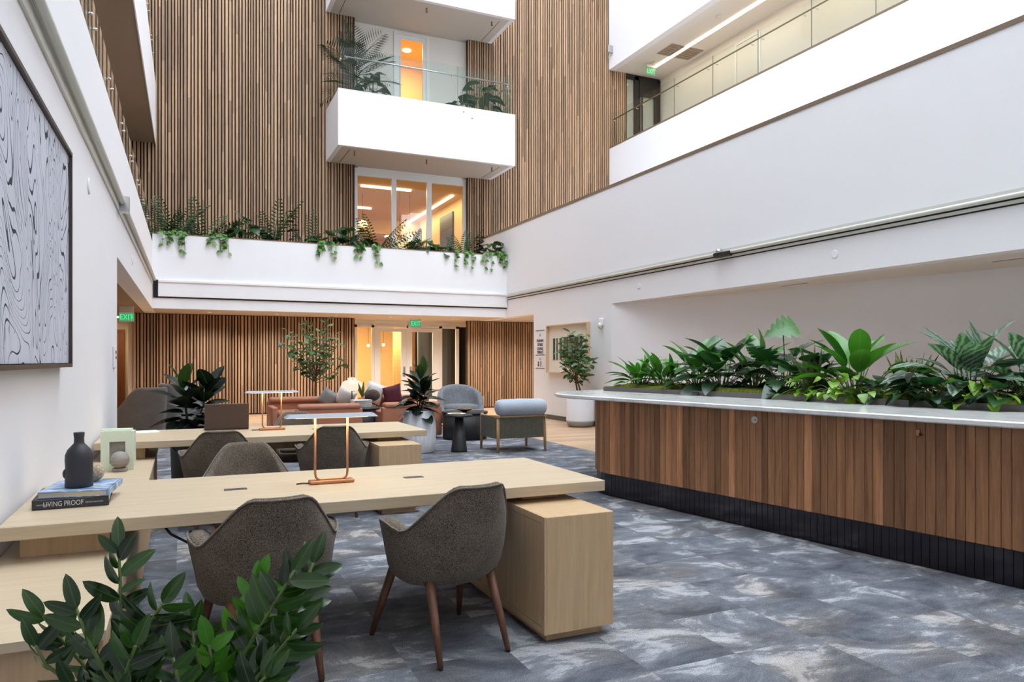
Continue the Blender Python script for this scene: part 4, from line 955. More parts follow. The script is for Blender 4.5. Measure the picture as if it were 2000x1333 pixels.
# small fittings on the cladding
def fit(u_s, z):
    return cw(u_s, -.001, z)
frz = math.atan2(E1.y, E1.x)
o = thing('round_socket', 'round metal power socket set into the oak counter boards', 'socket', fit(2.1, .93), frz); k_ = B().lathe([(.032, 0), (.034, .004), (.028, .008)], 20).build('plate', steel, o); k_.rotation_euler = (R(90), 0, 0); k_.location = (0, -.019, 0)
k_ = B().lathe([(.006, 0), (.006, .002)], 10).build('button', black, o); k_.rotation_euler = (R(90), 0, 0); k_.location = (.012, -.027, 0)
o = thing('bag_hook', 'small square bag hook on the oak counter boards', 'hook', fit(3.45, .93), frz); B().rbox(-.012, .012, -.032, -.02, -.022, .022, .002).build('plate', copper, o); B().tube([(.02, -.02, -.01), (.02, -.045, -.015), (.02, -.05, .0)], .005, 6).build('hook_arm', black, o)
# planting tray with moss
t = thing('planting_tray', 'long grey metal tray of moss on the stone counter', 'tray')
ts0, ts1, tq0, tq1 = -.92, SN - .2, .9, 2.1
to = outline(ts0, ts1, tq0, tq1, .12, 6); ti = outline(ts0 + .02, ts1 - .02, tq0 + .02, tq1 - .02, .1, 6); n = len(to)
ow = [cw(*p)[:2] for p in to]; iw = [cw(*p)[:2] for p in ti]; z0, z1 = 1.0545, 1.105
tray_m = flat('grey_tray', (96, 92, 90), .4, .2)
B().add([(x, y, z0) for x, y in ow] + [(x, y, z1) for x, y in ow] + [(x, y, z1) for x, y in iw] + [(x, y, z0 + .01) for x, y in iw],
        [((i + 1) % n + a * n, i + a * n, i + (a + 1) * n, (i + 1) % n + (a + 1) * n) for a in range(3) for i in range(n)] + [tuple(3 * n + i for i in range(n))]).build('rim', tray_m, t)
moss_m = N('moss'); _v = moss_m.coord('World'); _n = moss_m.noise(_v, 45, 4, .7); moss_m.bump(_n, .9, .01); moss_m = moss_m.base(moss_m.ramp(_n, [(.3, lin((44, 50, 18))), (.55, lin((96, 102, 34))), (.75, lin((136, 140, 54)))]), .95, 0, .1)
vs_, fs = [], []; ni, nj = 170, 26
for i in range(ni + 1):
    for j in range(nj + 1):
        s = ts0 + .03 + (ts1 - ts0 - .06) * i / ni; q = tq0 + .025 + (tq1 - tq0 - .05) * j / nj
        e = min(1, min(i, ni - i, j, nj - j) / 2); h = .035 + .03 * noise.noise(Vector((s * 3, q * 3, 1))) + .028 * noise.noise(Vector((s * 17, q * 17, 5)))
        vs_.append(cw(s, q, 1.075 + e * max(0, h + .02)))
for i in range(ni):
    for j in range(nj): fs.append((i * (nj + 1) + j, (i + 1) * (nj + 1) + j, (i + 1) * (nj + 1) + j + 1, i * (nj + 1) + j + 1))
stuff(B().add(vs_, fs, True).build('moss', moss_m, t))
# ================================================================ PLANTS
def leaf_mesh(name, prof, m, n=8, fold=.22, droop=.22, wave=0.0, seed=1):
    """one leaf, 1 long along +Y, half-width prof(t), creased along the midrib, tip drooping"""
    vs_, fs = [], []
    for i in range(n + 1):
        t = i / n; hw = prof(t); z = -droop * t * t; wv = wave * math.sin(t * 9 + seed)
        vs_ += [(-hw, t, z + fold * hw + wv * hw), (0, t, z), (hw, t, z + fold * hw - wv * hw)]
    for i in range(n):
        a = 3 * i; fs += [(a, a + 1, a + 4, a + 3), (a + 1, a + 2, a + 5, a + 4)]
    return B().add(vs_, fs, True).mesh(name, m)
def ell(w, p=.5, tip=1.0): return lambda t: w * (math.sin(math.pi * min(1, max(0, t)) ** p)) ** .8 * (1 if t < .999 else 0) + .004
def ovate(w, peak=.4):
    def f(t):
        x = t / peak if t < peak else (1 - t) / (1 - peak)
        return w * (1 - (1 - max(0, x)) ** 2) ** .75 + .004
    return f
def heart(w):
    def f(t): return w * (1 - (1 - min(1, t / .22)) ** 2) ** .5 * (1 - max(0, (t - .22) / .78) ** 1.6) + .004 if t > 0 else w * .25
    return f
def lobed(w):
    g = heart(w)
    return lambda t: g(t) * (1 if round(t * 16) % 3 else .55)
G_zz = leafmat('zz_leaf', (16, 34, 12), (46, 76, 28), .18)
G_zzn = leafmat('zz_new_leaf', (58, 110, 26), (84, 136, 40), .28)
G_rub = leafmat('rubber_leaf', (20, 26, 24), (34, 46, 38), .22)
G_rubn = leafmat('rubber_new_leaf', (48, 70, 28), (64, 88, 36), .3)
G_lush = leafmat('lush_leaf', (36, 84, 26), (82, 138, 50), .26)
G_dark = leafmat('deep_leaf', (20, 48, 28), (44, 82, 44), .28)
G_lime = leafmat('lime_leaf', (96, 140, 36), (142, 178, 62), .35)
G_silver = leafmat('silver_leaf', (38, 72, 48), (56, 92, 62), .35, (158, 178, 162))
G_snake = leafmat('snake_leaf', (52, 76, 50), (96, 112, 66), .4, (148, 150, 92))
G_fic = leafmat('ficus_leaf', (44, 78, 40), (96, 134, 88), .35)
G_fern = leafmat('frond_leaf', (26, 50, 26), (52, 82, 42), .35)
G_blk = leafmat('croton_leaf', (18, 22, 22), (34, 40, 38), .3)
G_palm = leafmat('palm_leaf', (14, 32, 14), (34, 58, 28), .5)
stem_g = flat('green_stem', (78, 98, 44), .6); stem_b = flat('bark', (104, 84, 64), .85); stem_d = flat('dark_stem', (58, 50, 36), .8)
L_zz = leaf_mesh('leaf', ovate(.19, .42), G_zz, 8, .3, .22); L_zzn = leaf_mesh('leaf', ovate(.22, .42), G_zzn, 8, .3, .12)
L_rub = leaf_mesh('leaf', ovate(.27, .5), G_rub, 9, .2, .22); L_rubn = leaf_mesh('leaf', ovate(.21, .5), G_rubn, 9, .35, .1)
L_lance = leaf_mesh('leaf', ovate(.14, .42), G_lush, 9, .25, .35, .06); L_broad = leaf_mesh('leaf', ovate(.25, .4), G_dark, 10, .25, .38, .08)
L_broad2 = leaf_mesh('leaf', ovate(.2, .42), G_lush, 10, .3, .3, .08); L_silver = leaf_mesh('leaf', ovate(.2, .42), G_silver, 10, .25, .38, .05)
L_heart = leaf_mesh('leaf', heart(.42), G_lime, 9, .3, .2, .05); L_heartd = leaf_mesh('leaf', heart(.42), G_dark, 9, .25, .3, .05)
L_mon = leaf_mesh('leaf', lobed(.45), G_lush, 16, .18, .35); L_mond = leaf_mesh('leaf', lobed(.45), G_dark, 16, .18, .35)
L_snake = leaf_mesh('leaf', lambda t: .075 * (1 - max(0, t - .55) / .45) ** .8 * (.7 + .3 * min(1, t * 4)) + .002, G_snake, 9, .5, -.03)
L_fic = leaf_mesh('leaf', ovate(.27, .55), G_fic, 6, .25, .2)
L_blk = leaf_mesh('leaf', ovate(.2, .5), G_blk, 6, .25, .3)
def place(parent, me, p, d, L, W=1.0, up=None, roll=0.0, name='leaf'):
    d = Vector(d).normalized(); u_ = Vector(up) if up else Vector((0, 0, 1))
    if abs(d.dot(u_.normalized())) > .97: u_ = Vector((.3, -1, .2))
    x = d.cross(u_).normalized(); z = x.cross(d).normalized()
    if roll: x, z = x * math.cos(roll) + z * math.sin(roll), z * math.cos(roll) - x * math.sin(roll)
    o = bpy.data.objects.new(name, me); COL.objects.link(o); o.parent = parent
    a, b_, c = x * L * W, d * L, z * L
    o.matrix_local = Matrix(((a.x, b_.x, c.x, p[0]), (a.y, b_.y, c.y, p[1]), (a.z, b_.z, c.z, p[2]), (0, 0, 0, 1))); return o
def bend(p0, p1, sag, n=5):
    p0, p1 = Vector(p0), Vector(p1); out = []
    for i in range(n + 1):
        t = i / n; q = p0.lerp(p1, t); q.z += sag * math.sin(math.pi * t); out.append(q)
    return out
def rosette(t, me, n, L, el, pet, rnd, spread=.05, stem=None, roll=.3, az0=0.0, hmin=0.02):
    """leaves on arching stalks from one crown; el = (inner, outer) elevation"""
    st = B()
    for k in range(n):
        f = k / max(1, n - 1); az = az0 + k * 2.39996 + rnd.uniform(-.3, .3)
        e = R(el[0] + (el[1] - el[0]) * f + rnd.uniform(-8, 8)); LL = rnd.uniform(*L); pl = rnd.uniform(*pet)
        out = Vector((math.cos(az), math.sin(az), 0)); b0 = out * rnd.uniform(0, spread) + Vector((0, 0, hmin))
        e1 = min(R(82), e + R(22)); p1 = b0 + (out * math.cos(e1) + Vector((0, 0, 1)) * math.sin(e1)) * pl
        st.tube(bend(b0 - Vector((0, 0, .02)), p1, .02 * pl), [.005, .005, .0045, .004, .0035, .003], 5)
        place(t, me, p1, out * math.cos(e) + Vector((0, 0, math.sin(e))), LL, 1, None, rnd.uniform(-roll, roll))
    st.build('stem', stem or stem_g, t)
def frond(t, pts, me, n, L0, L1, ang, rnd, stem, r=(.006, .003), roll=.4, term=True, side=None):
    """a stalk through pts with alternate leaves on both sides"""
    P = [Vector(p) for p in pts]; seg = [(P[i + 1] - P[i]).length for i in range(len(P) - 1)]; T = sum(seg)
    def at(s):
        s *= T
        for i, l in enumerate(seg):
            if s <= l or i == len(seg) - 1: return P[i].lerp(P[i + 1], min(1, s / l)), (P[i + 1] - P[i]).normalized()
            s -= l
    sd_ = side or Vector((1, 0, 0))
    for k in range(n):
        f = .28 + .7 * k / (n - 1); p, d = at(f)
        x = (sd_ - d * sd_.dot(d)).normalized(); sgn = 1 if k % 2 else -1
        dd = (d * math.cos(R(ang)) + x * sgn * math.sin(R(ang)) + Vector((rnd.uniform(-.45, .45), rnd.uniform(-.45, .45), rnd.uniform(-.25, .25)))).normalized()
        nrm = x.cross(d); nrm = nrm if nrm.dot(Vector((0, -1, .6))) > 0 else -nrm
        place(t, me, p, dd, (L0 + (L1 - L0) * f) * rnd.uniform(.7, 1.2), 1, nrm, rnd.uniform(-roll, roll))
    if term: p, d = at(1.0); place(t, me, p, d, L1, 1, Vector((0, -1, .5)))
    B().tube([at(i / 8)[0] for i in range(9)], [r[0] + (r[1] - r[0]) * i / 8 for i in range(9)], 6).build('stalk', stem, t)

# ---- foreground dark plants in a low planter box
rz_ = random.Random(21)
pot_m = flat('charcoal_planter', (60, 58, 58), .7)
t = thing('floor_planter', 'charcoal planter holding the dark glossy foreground plants', 'planter', (.06, 2.12, 0))
B().rbox(-.24, .36, -.17, .17, 0, .36, .01).build('box', pot_m, t); B().box(-.22, .34, -.15, .15, .36, .362).build('soil', soil, t)
def ray_pt(u, v, d):
    s_, c_ = .41178, .91128; k = (u - 1000) / 1423; return Vector(((s_ + k * c_) * d, (c_ - k * s_) * d, 1.43 + (705 - v) / 1423 * d))
def zz(label, root, stalks):
    t = thing('glossy_plant', label, 'plant', root); rt = Vector(root)
    for (pts, n, L, me) in stalks:
        P = [Vector((rz_.uniform(-.04, .04), rz_.uniform(-.04, .04), .0))] + [ray_pt(*q) - rt for q in pts]
        frond(t, P, me, n, L * 1.1, L * .85, 50, rz_, stem_g, (.008, .004), .55, True, Vector((.91, -.41, 0)))
    return t
zz('dark glossy plant with one tall upright stalk at the bottom edge of the picture', (-.02, 2.12, .363), [
    ([(236, 1290, 2.0), (236, 1160, 2.0), (232, 1072, 2.02)], 21, 0.104, L_zz),
    ([(190, 1330, 1.95), (120, 1250, 1.92), (85, 1205, 1.9)], 19, 0.104, L_zz),
    ([(262, 1320, 1.92), (285, 1230, 1.9), (318, 1180, 1.88)], 20, 0.118, L_zz),
    ([(150, 1345, 1.9), (90, 1300, 1.88), (70, 1262, 1.86)], 16, 0.094, L_zz),
    ([(215, 1330, 1.85), (170, 1250, 1.83), (150, 1190, 1.82)], 19, 0.106, L_zz),
    ([(240, 1350, 1.8), (250, 1300, 1.78), (265, 1262, 1.76)], 17, 0.106, L_zz)])
zz('dark glossy plant with bright green new shoots in front of the tub chair', (.2, 2.08, .363), [
    ([(440, 1300, 1.98), (480, 1200, 1.97), (505, 1135, 1.97)], 19, 0.088, L_zzn),
    ([(405, 1330, 1.9), (415, 1290, 1.88), (408, 1262, 1.87)], 14, 0.100, L_zzn),
    ([(470, 1290, 1.92), (530, 1190, 1.9), (575, 1115, 1.9)], 21, 0.106, L_zz),
    ([(520, 1310, 2.0), (575, 1200, 2.02), (612, 1100, 2.04)], 21, 0.104, L_zz),
    ([(490, 1340, 1.85), (545, 1270, 1.84), (580, 1230, 1.83)], 18, 0.100, L_zz),
    ([(400, 1330, 1.95), (380, 1270, 1.95), (372, 1215, 1.96)], 17, 0.094, L_zz),
    ([(360, 1350, 1.82), (340, 1310, 1.8), (338, 1285, 1.8)], 15, 0.100, L_zz),
    ([(470, 1370, 1.75), (500, 1345, 1.74), (520, 1322, 1.73)], 15, 0.100, L_zz)])

# ---- rubber plants
def rubber(t, h, n, L, rnd, tilt=0.0, base=0.0, W=1.0):
    st = [Vector((0, 0, base)), Vector((tilt * .4, 0, base + h * .5)), Vector((tilt, 0, base + h))]
    B().tube(st, [.014, .012, .008], 8).build('stem', stem_d, t)
    for k in range(n):
        f = k / (n - 1); p = st[0].lerp(st[1], f * 2) if f < .5 else st[1].lerp(st[2], f * 2 - 1)
        az = k * 2.39996 + rnd.uniform(-.25, .25); el = R(-12 + 85 * f ** 1.7 + rnd.uniform(-8, 8)); out = Vector((math.cos(az), math.sin(az), 0))
        d = out * math.cos(el) + Vector((0, 0, math.sin(el))); q = p + d * .04
        place(t, L_rubn if f > .88 else L_rub, q, d, L * rnd.uniform(.85, 1.1) * (1 - .15 * f), W, None, rnd.uniform(-.35, .35))
rr = random.Random(4)
t = thing('white_planter', 'tall white ribbed planter beside the farther desk', 'planter', (3.36, 10.95, 0))
plaster = N('ribbed_plaster'); _n = plaster.noise(plaster.coord('Object', (30, 30, 1.5)), 1.0, 4); plaster.bump(_n, .8, .02); plaster = plaster.base(plaster.mix(_n, lin((206, 208, 212)), lin((236, 236, 238))), .7, 0, .2)
B().lathe([(.2, 0), (.225, .02), (.255, .2), (.262, .35), (.25, .5), (.222, .64), (.215, .66), (.2, .655), (.19, .6)], 96, wave=lambda a, z: .012 * math.sin(a * 24 + math.sin(z * 9))).build('pot', plaster, t)
B().lathe([(.01, .6), (.19, .6)], 24, cap=False).build('soil', soil, t)
t = thing('rubber_plant', 'dark rubber plant growing in the white ribbed planter', 'plant', (3.36, 10.95, .602), 0, 'rubber plants')
rubber(t, .55, 32, .36, rr, .03); 
for dx, hh in ((.09, .36), (-.06, .3)):
    st = B().tube([(0, 0, 0), (dx * .7, -.03, hh * .6), (dx, -.04, hh)], [.01, .009, .006], 6).build('side_stem', stem_d, t)
    for k in range(8):
        az = k * 2.4 + dx * 30; f = k / 7; el = R(-5 + 70 * f); d = Vector((math.cos(az) * math.cos(el), math.sin(az) * math.cos(el), math.sin(el)))
        place(t, L_rub if f < .9 else L_rubn, Vector((dx * (.5 + .5 * f), -.03, hh * (.3 + .7 * f))), d, .3, 1, None, rr.uniform(-.3, .3))
t = thing('dark_planter', 'dark pot standing behind the farther desk near the left wall', 'planter', (.06, 8.75, 0)); B().lathe([(.15, 0), (.17, .01), (.19, .63), (.195, .65), (.18, .65), (.17, .6)], 32).build('pot', pot_m, t); B().lathe([(.01, .6), (.172, .6)], 24, cap=False).build('soil', soil, t)
t = thing('rubber_plant', 'dark rubber plant rising behind the farther desk near the left wall', 'plant', (.06, 8.75, .602), 0, 'rubber plants')
rubber(t, .52, 26, .36, rr, -.06, 0, 1.1)
B().tube([(0, 0, 0), (.12, 0, .25), (.2, 0, .5)], [.012, .01, .007], 8).build('side_stem', stem_d, t)
for k in range(19):
    f = k / 18; az = k * 2.4 + 1; el = R(-10 + 80 * f ** 1.5); d = Vector((math.cos(az) * math.cos(el), math.sin(az) * math.cos(el), math.sin(el)))
    place(t, L_rub, Vector((.2 * f + .02, 0, .06 + .46 * f)), d, .34 * rr.uniform(.85, 1.05), 1.1, None, rr.uniform(-.4, .4))

# ---- trees
def tree(label, loc, h0, h1, rad, nb, per, seed, Ll=.11, lean=0.0, trunks=1, sx=1.0):
    rnd = random.Random(seed); t = thing('ficus_tree', label, 'tree', loc, 0, 'potted trees'); tb = B()
    for k in range(trunks):
        ox = .05 * (k - (trunks - 1) / 2); tb.tube([(ox, 0, 0), (ox * 1.4 + lean * .3, .01, h0 * .5), (ox * .6 + lean, 0, h0 + .05)], [.024, .02, .015], 8)
    tb.build('trunk', stem_b, t); br = B()
    for k in range(nb):
        az = k * 2.39996 + rnd.uniform(-.3, .3); f = (k + .5) / nb; zb = h0 * (.75 + .3 * f)
        rr_ = rad * math.sqrt(rnd.uniform(.15, 1)) * (.55 + .8 * math.sin(math.pi * min(.95, .2 + f * .75))); tip = Vector((lean + math.cos(az) * rr_ * sx, math.sin(az) * rr_, h0 + (h1 - h0) * (f ** .8) * rnd.uniform(.85, 1.04)))
        b0 = Vector((lean * .9, 0, zb)); mid = b0.lerp(tip, .5) + Vector((0, 0, -.05)); br.tube([b0, mid, tip], [.009, .006, .003], 5)
        for j in range(per):
            ff = .45 + .55 * j / (per - 1); p = (b0.lerp(mid, ff * 2) if ff < .5 else mid.lerp(tip, ff * 2 - 1)); a2 = rnd.uniform(0, 6.28)
            place(t, L_fic, p, (math.cos(a2), math.sin(a2), rnd.uniform(-.5, .9)), Ll * rnd.uniform(.7, 1.15), 1, None, rnd.uniform(-.7, .7))
    br.build('branches', stem_b, t); return t
t = thing('white_planter', 'white cylinder planter with grey foot beside the counter end', 'planter', (7.86, 13.8, 0)); glaze = flat('white_glaze', (226, 227, 232), .3)
B().lathe([(.2, .0), (.27, .03), (.3, .11), (.303, .14)], 40).build('foot', tray_m if False else flat('grey_foot', (150, 148, 146), .4), t); B().lathe([(.303, .14), (.303, .6), (.296, .61), (.28, .605), (.28, .55)], 40, cap=False).build('pot', glaze, t); B().lathe([(.01, .55), (.281, .55)], 24, cap=False).build('soil', soil, t)
tree('round-leaved potted tree in front of the framed bands', (7.86, 13.8, .552), .5, 1.66, .52, 20, 11, 8, .18, -.12, 2, .45)
t = thing('dark_planter', 'dark pot of the leafy tree behind the leather sofa', 'planter', (2.66, 16.4, 0)); B().lathe([(.2, 0), (.22, .02), (.25, .42), (.24, .45), (.22, .4)], 28).build('pot', pot_m, t); B().lathe([(.01, .4), (.22, .4)], 20, cap=False).build('soil', soil, t)
tree('tall leafy ficus in front of the dark slat wall', (2.66, 16.4, .402), .72, 1.98, .66, 30, 9, 9, .175, .0, 1)
t = thing('small_pot', 'small terracotta pot on the round black table', 'planter', (3.32, 14.75, .56)); B().lathe([(.06, .001), (.085, .03), (.09, .09), (.075, .12), (.07, .11)], 20).build('pot', terr, t)
t = thing('pot_plant', 'small spiky plant in the terracotta pot', 'plant', (3.32, 14.75, .66)); rosette(t, L_snake, 9, (.22, .36), (80, 40), (.02, .04), random.Random(2), .02)

# ---- counter planting
rc = random.Random(33)
def cplant(name, label, s, q, group='plants on the counter'):
    p = cw(s, q, 1.10); o = thing(name, label, 'plant', p, 0, group); o.scale = (1.2,) * 3 if name not in ('pothos', 'snake_plant') else (1.08,) * 3; return o
t = cplant('philodendron', 'low bright green plant at the far rounded end of the counter', -.62, 1.3); rosette(t, L_lance, 32, (0.180, 0.276), (75, 15), (.05, .14), rc, .10)
rosette(t, L_lance, 9, (.12, .19), (45, -12), (.05, .13), rc, .12, az0=1.1)
t = cplant('philodendron', 'low bushy green plant second from the far end of the counter', -.2, 1.3); rosette(t, L_lance, 32, (0.180, 0.286), (75, 12), (.05, .16), rc, .10)
rosette(t, L_lance, 9, (.12, .19), (45, -12), (.05, .13), rc, .12, az0=1.1)
t = cplant('philodendron', 'glossy dark plant with upright tips left of the large broad leaves', .22, 1.4); rosette(t, L_broad2, 22, (0.233, 0.318), (72, 10), (.12, .26), rc, .08)
rosette(t, L_broad2, 9, (.12, .19), (45, -12), (.05, .13), rc, .12, az0=1.1)
t = cplant('philodendron', 'broad-leaved dark plant in the middle of the far half of the tray', .62, 1.35); rosette(t, L_broad, 26, (0.254, 0.350), (66, -8), (.12, .28), rc, .08)
rosette(t, L_broad, 9, (.12, .19), (45, -12), (.05, .13), rc, .12, az0=1.1)
t = cplant('philodendron', 'broad-leaved plant with a high leaf just before the tall split leaf', .95, 1.5); rosette(t, L_broad2, 22, (0.254, 0.339), (70, 0), (.16, .3), rc, .08)
rosette(t, L_broad2, 9, (.12, .19), (45, -12), (.05, .13), rc, .12, az0=1.1)
t = cplant('monstera', 'split-leaf plant with one tall lime leaf above the rest', 1.34, 1.45)
rosette(t, L_mond, 16, (0.233, 0.318), (55, -10), (.16, .32), rc, .06)
B().tube([(0, 0, 0), (.02, 0, .3), (.0, 0, .57)], [.008, .006, .005], 6).build('tall_stalk', stem_g, t); place(t, L_mon, (.12, -.04, .575), (-.9, .1, -.1), .3, 1.0, (-.1, -.75, .65))
t = cplant('philodendron', 'dark drooping plant just past the tall split leaf', 1.62, 1.4); rosette(t, L_heartd, 23, (0.170, 0.254), (50, -25), (.14, .3), rc, .06)
rosette(t, L_heartd, 9, (.12, .19), (45, -12), (.05, .13), rc, .12, az0=1.1)
t = cplant('snake_plant', 'banded upright sword leaves beside the trailing lime vine', 1.82, 1.25, 'snake plants'); rosette(t, L_snake, 12, (0.318, 0.445), (86, 62), (.01, .02), rc, .05)
t = cplant('peace_lily', 'large broad upright leaves behind the trailing lime vine', 2.2, 1.35); rosette(t, L_broad2, 23, (0.318, 0.403), (74, 6), (.14, .28), rc, .07, az0=.5)
rosette(t, L_broad2, 9, (.12, .19), (45, -12), (.05, .13), rc, .12, az0=1.1)
t = cplant('snake_plant', 'yellow-edged sword leaves between the broad leaves and silver plant', 2.72, 1.3, 'snake plants'); rosette(t, L_snake, 17, (0.254, 0.382), (88, 62), (.01, .02), rc, .09)
t = cplant('philodendron', 'low dark leaves in front of the sword leaves', 2.6, 1.12); rosette(t, L_broad, 14, (0.148, 0.201), (40, 0), (.04, .1), rc, .08)
rosette(t, L_broad, 9, (.12, .19), (45, -12), (.05, .13), rc, .12, az0=1.1)
t = cplant('aglaonema', 'silver-streaked fountain of leaves near the right edge', 3.2, 1.3); rosette(t, L_silver, 29, (0.276, 0.360), (80, -5), (.14, .26), rc, .06)
rosette(t, L_broad, 9, (.12, .19), (45, -12), (.05, .13), rc, .12, az0=1.1)
t = cplant('philodendron', 'dark heart-leaved plant below the silver-streaked one', 3.02, 1.08); rosette(t, L_heartd, 20, (0.127, 0.180), (35, -20), (.06, .16), rc, .1)
rosette(t, L_heartd, 9, (.12, .19), (45, -12), (.05, .13), rc, .12, az0=1.1)
t = cplant('aglaonema', 'silver-streaked plant cut by the right edge of the picture', 3.62, 1.35); rosette(t, L_silver, 20, (0.276, 0.360), (75, 0), (.12, .24), rc, .06)
rosette(t, L_broad, 9, (.12, .19), (45, -12), (.05, .13), rc, .12, az0=1.1)
t = cplant('philodendron', 'dark heart-leaved plant cut by the right edge of the picture', 3.55, 1.06); rosette(t, L_heartd, 17, (0.127, 0.180), (30, -20), (.06, .16), rc, .1)
rosette(t, L_heartd, 9, (.12, .19), (45, -12), (.05, .13), rc, .12, az0=1.1)
def vine(label, s, q, n, me, seed, L=.1, drop=True):
    rnd = random.Random(seed); t = cplant('pothos', label, s, q, 'trailing vines on the counter'); st = B(); fr = -E2
    for k in range(n):
        a = rnd.uniform(-1.3, 1.3); d = (fr * math.cos(a) + E1 * math.sin(a)); reach = rnd.uniform(.06, .26); hgt = rnd.uniform(.02, .22)
        p = d * reach + Vector((0, 0, hgt if reach < .16 else rnd.uniform(-.02, .08))); st.tube(bend((0, 0, 0), p, .05), .0035, 5)
        place(t, me, p, d + Vector((0, 0, rnd.uniform(-.9, .2))), L * rnd.uniform(.8, 1.25), 1, (d * .5 + Vector((0, 0, 1))), rnd.uniform(-.5, .5))
    st.build('vine', stem_g, t)
vine('lime green vine nearest the banded sword leaves, spilling to the tray edge', 1.93, 1.0, 13, L_heart, 1, .085)
vine('lime green vine spilling over the tray in front of the broad leaves', 2.2, .98, 18, L_heart, 2, .095)
vine('lime green vine trailing towards the yellow-edged sword leaves', 2.42, .98, 12, L_heart, 3, .085)
vine('dark vine hanging over the tray edge below the silver-streaked leaves', 3.0, .95, 12, L_heartd, 4, .11)
vine('mixed green vine hanging over the tray at the right edge', 3.42, .95, 13, L_heart, 6, .085)

# ---- first-floor planter
def frond_mesh(name, m, n=15, w=.16, droop=.25, lw=.035, fwd=.55):
    vs_, fs = [], []
    for k in range(n):
        t = .15 + .83 * k / (n - 1); L = w * math.sin(math.pi * (t * .8 + .14)) ** .7
        for sg in (-1, 1):
            o = len(vs_); z = -droop * t * t; c = Vector((0, t, z)); tip = Vector((sg * L, t + L * fwd, z - .03 - L * .12)); mid = c.lerp(tip, .5); a = Vector((sg * -.35, 1, 0)).normalized() * lw
            vs_ += [c, mid + a + Vector((0, 0, .012)), tip, mid - a + Vector((0, 0, .012))]; fs.append((o, o + 1, o + 2, o + 3) if sg > 0 else (o + 3, o + 2, o + 1, o))
    b_ = B().add([tuple(v) for v in vs_], fs, False); b_.tube([(0, i / 6, -droop * (i / 6) ** 2) for i in range(7)], [.012 - .0015 * i for i in range(7)], 5)
    return b_.mesh(name, m)
F_zz = frond_mesh('frond', G_fern, 12, .17, .18, .019, .35); F_palm = frond_mesh('frond', G_palm, 15, .44, .45, .012, .75)
YPL = YF + .4
def pplant(name, label, x, y=YPL, z=4.27): return thing(name, label, 'plant', (x, y, z), 0, 'plants in the white planter')
def fronds(t, n, L, el, rnd, me=F_zz):
    for k in range(n):
        az = k * 2.39996 + rnd.uniform(-.4, .4); e = R(rnd.uniform(*el)); place(t, me, (math.cos(az) * .05, math.sin(az) * .05, 0), (math.cos(az) * math.cos(e), math.sin(az) * math.cos(e), math.sin(e)), rnd.uniform(*L) * 1.25, 1, None, rnd.uniform(-.8, .8), 'frond')
rp_ = random.Random(14)
def bushy(t, me, n, L, R_, H_, rnd, stem=stem_g):
    st = B()
    for k in range(n):
        az = k * 2.39996; f = (k + .5) / n; r_ = R_ * math.sqrt(f) ; zz_ = H_ * 1.15 * (1 - f * .75) * rnd.uniform(.75, 1.1)
        p = Vector((math.cos(az) * r_, math.sin(az) * r_ * .7, max(.03, zz_))); st.tube([(0, 0, 0), p * .5 + Vector((0, 0, .03)), p], .006, 4)
        place(t, me, p, (math.cos(az), math.sin(az), rnd.uniform(-.5, .5)), rnd.uniform(*L) * 1.2, 1, None, rnd.uniform(-.5, .5))
    st.build('stem', stem, t)
def xat(u, Y):
    k = (u - 1000) / 1423; return Y * (.41178 + .91128 * k) / (.91128 - .41178 * k)
PL = [('fern', 'feathery fern at the very left end of the white planter', 312, 'f', 7, (.6, .8), (30, 70)),
      ('fern', 'tall upright fern frond near the left end of the white planter', 335, 'f', 9, (.6, 1.0), (40, 86)),
      ('fern', 'arching fern second clump from the left in the white planter', 395, 'f', 9, (.6, .95), (30, 72)),
      ('philodendron', 'rounded dark leaves left of the tall arching fern', 480, 'b', 22, (.22, .32), .42, .5),
      ('fern', 'tall arching fern left of the black-leaved plant', 530, 'f', 8, (.7, 1.05), (40, 78)),
      ('croton', 'black-leaved upright plant in the white planter', 572, 'c', 34, (.14, .22), .2, .95),
      ('fern', 'slim upright fern right of the black-leaved plant', 601, 'f', 5, (.5, .8), (60, 86)),
      ('philodendron', 'small dark clump under the slats beside the window', 640, 'b', 18, (.2, .3), .36, .36),
      ('philodendron', 'dark clump at the left corner of the glowing window', 690, 'b', 24, (.22, .34), .42, .56),
      ('fern', 'leaning fern in front of the first window pane', 735, 'f', 9, (.6, .95), (25, 70)),
      ('fern', 'loose fern in front of the middle window pane', 795, 'f', 9, (.5, .75), (30, 75)),
      ('philodendron', 'dark leaves in front of the second mullion', 830, 'b', 18, (.22, .3), .36, .42),
      ('philodendron', 'low broad leaves in front of the last window pane', 868, 'b', 16, (.22, .32), .36, .3),
      ('fern', 'upright fern at the right corner of the window', 905, 'f', 7, (.55, .85), (45, 85)),
      ('croton', 'dark upright plant near the right end of the white planter', 935, 'c', 30, (.16, .24), .24, .62),
      ('philodendron', 'rounded leaves at the very right end of the white planter', 966, 'b', 20, (.2, .3), .3, .46)]
for row in PL:
    t = pplant(row[0], row[1], min(xat(row[2], YPL), XR - .3))
    if row[3] == 'f': fronds(t, row[4], row[5], row[6], rp_)
    elif row[3] == 'b': bushy(t, L_broad if row[2] % 2 else L_mond, row[4], row[5], row[6], row[7], rp_)
    else:
        B().tube([(0, 0, 0), (.02, 0, row[7])], [.015, .006], 6).build('stem', stem_d, t)
        for k in range(row[4]):
            f = k / row[4]; az = k * 2.4; d = Vector((math.cos(az), math.sin(az), rp_.uniform(-.1, .6))); place(t, L_blk, Vector((.02 * f, 0, .05 + row[7] * f)), d, rp_.uniform(*row[5]) * (1.15 - .5 * f), 1, None, rp_.uniform(-.5, .5))
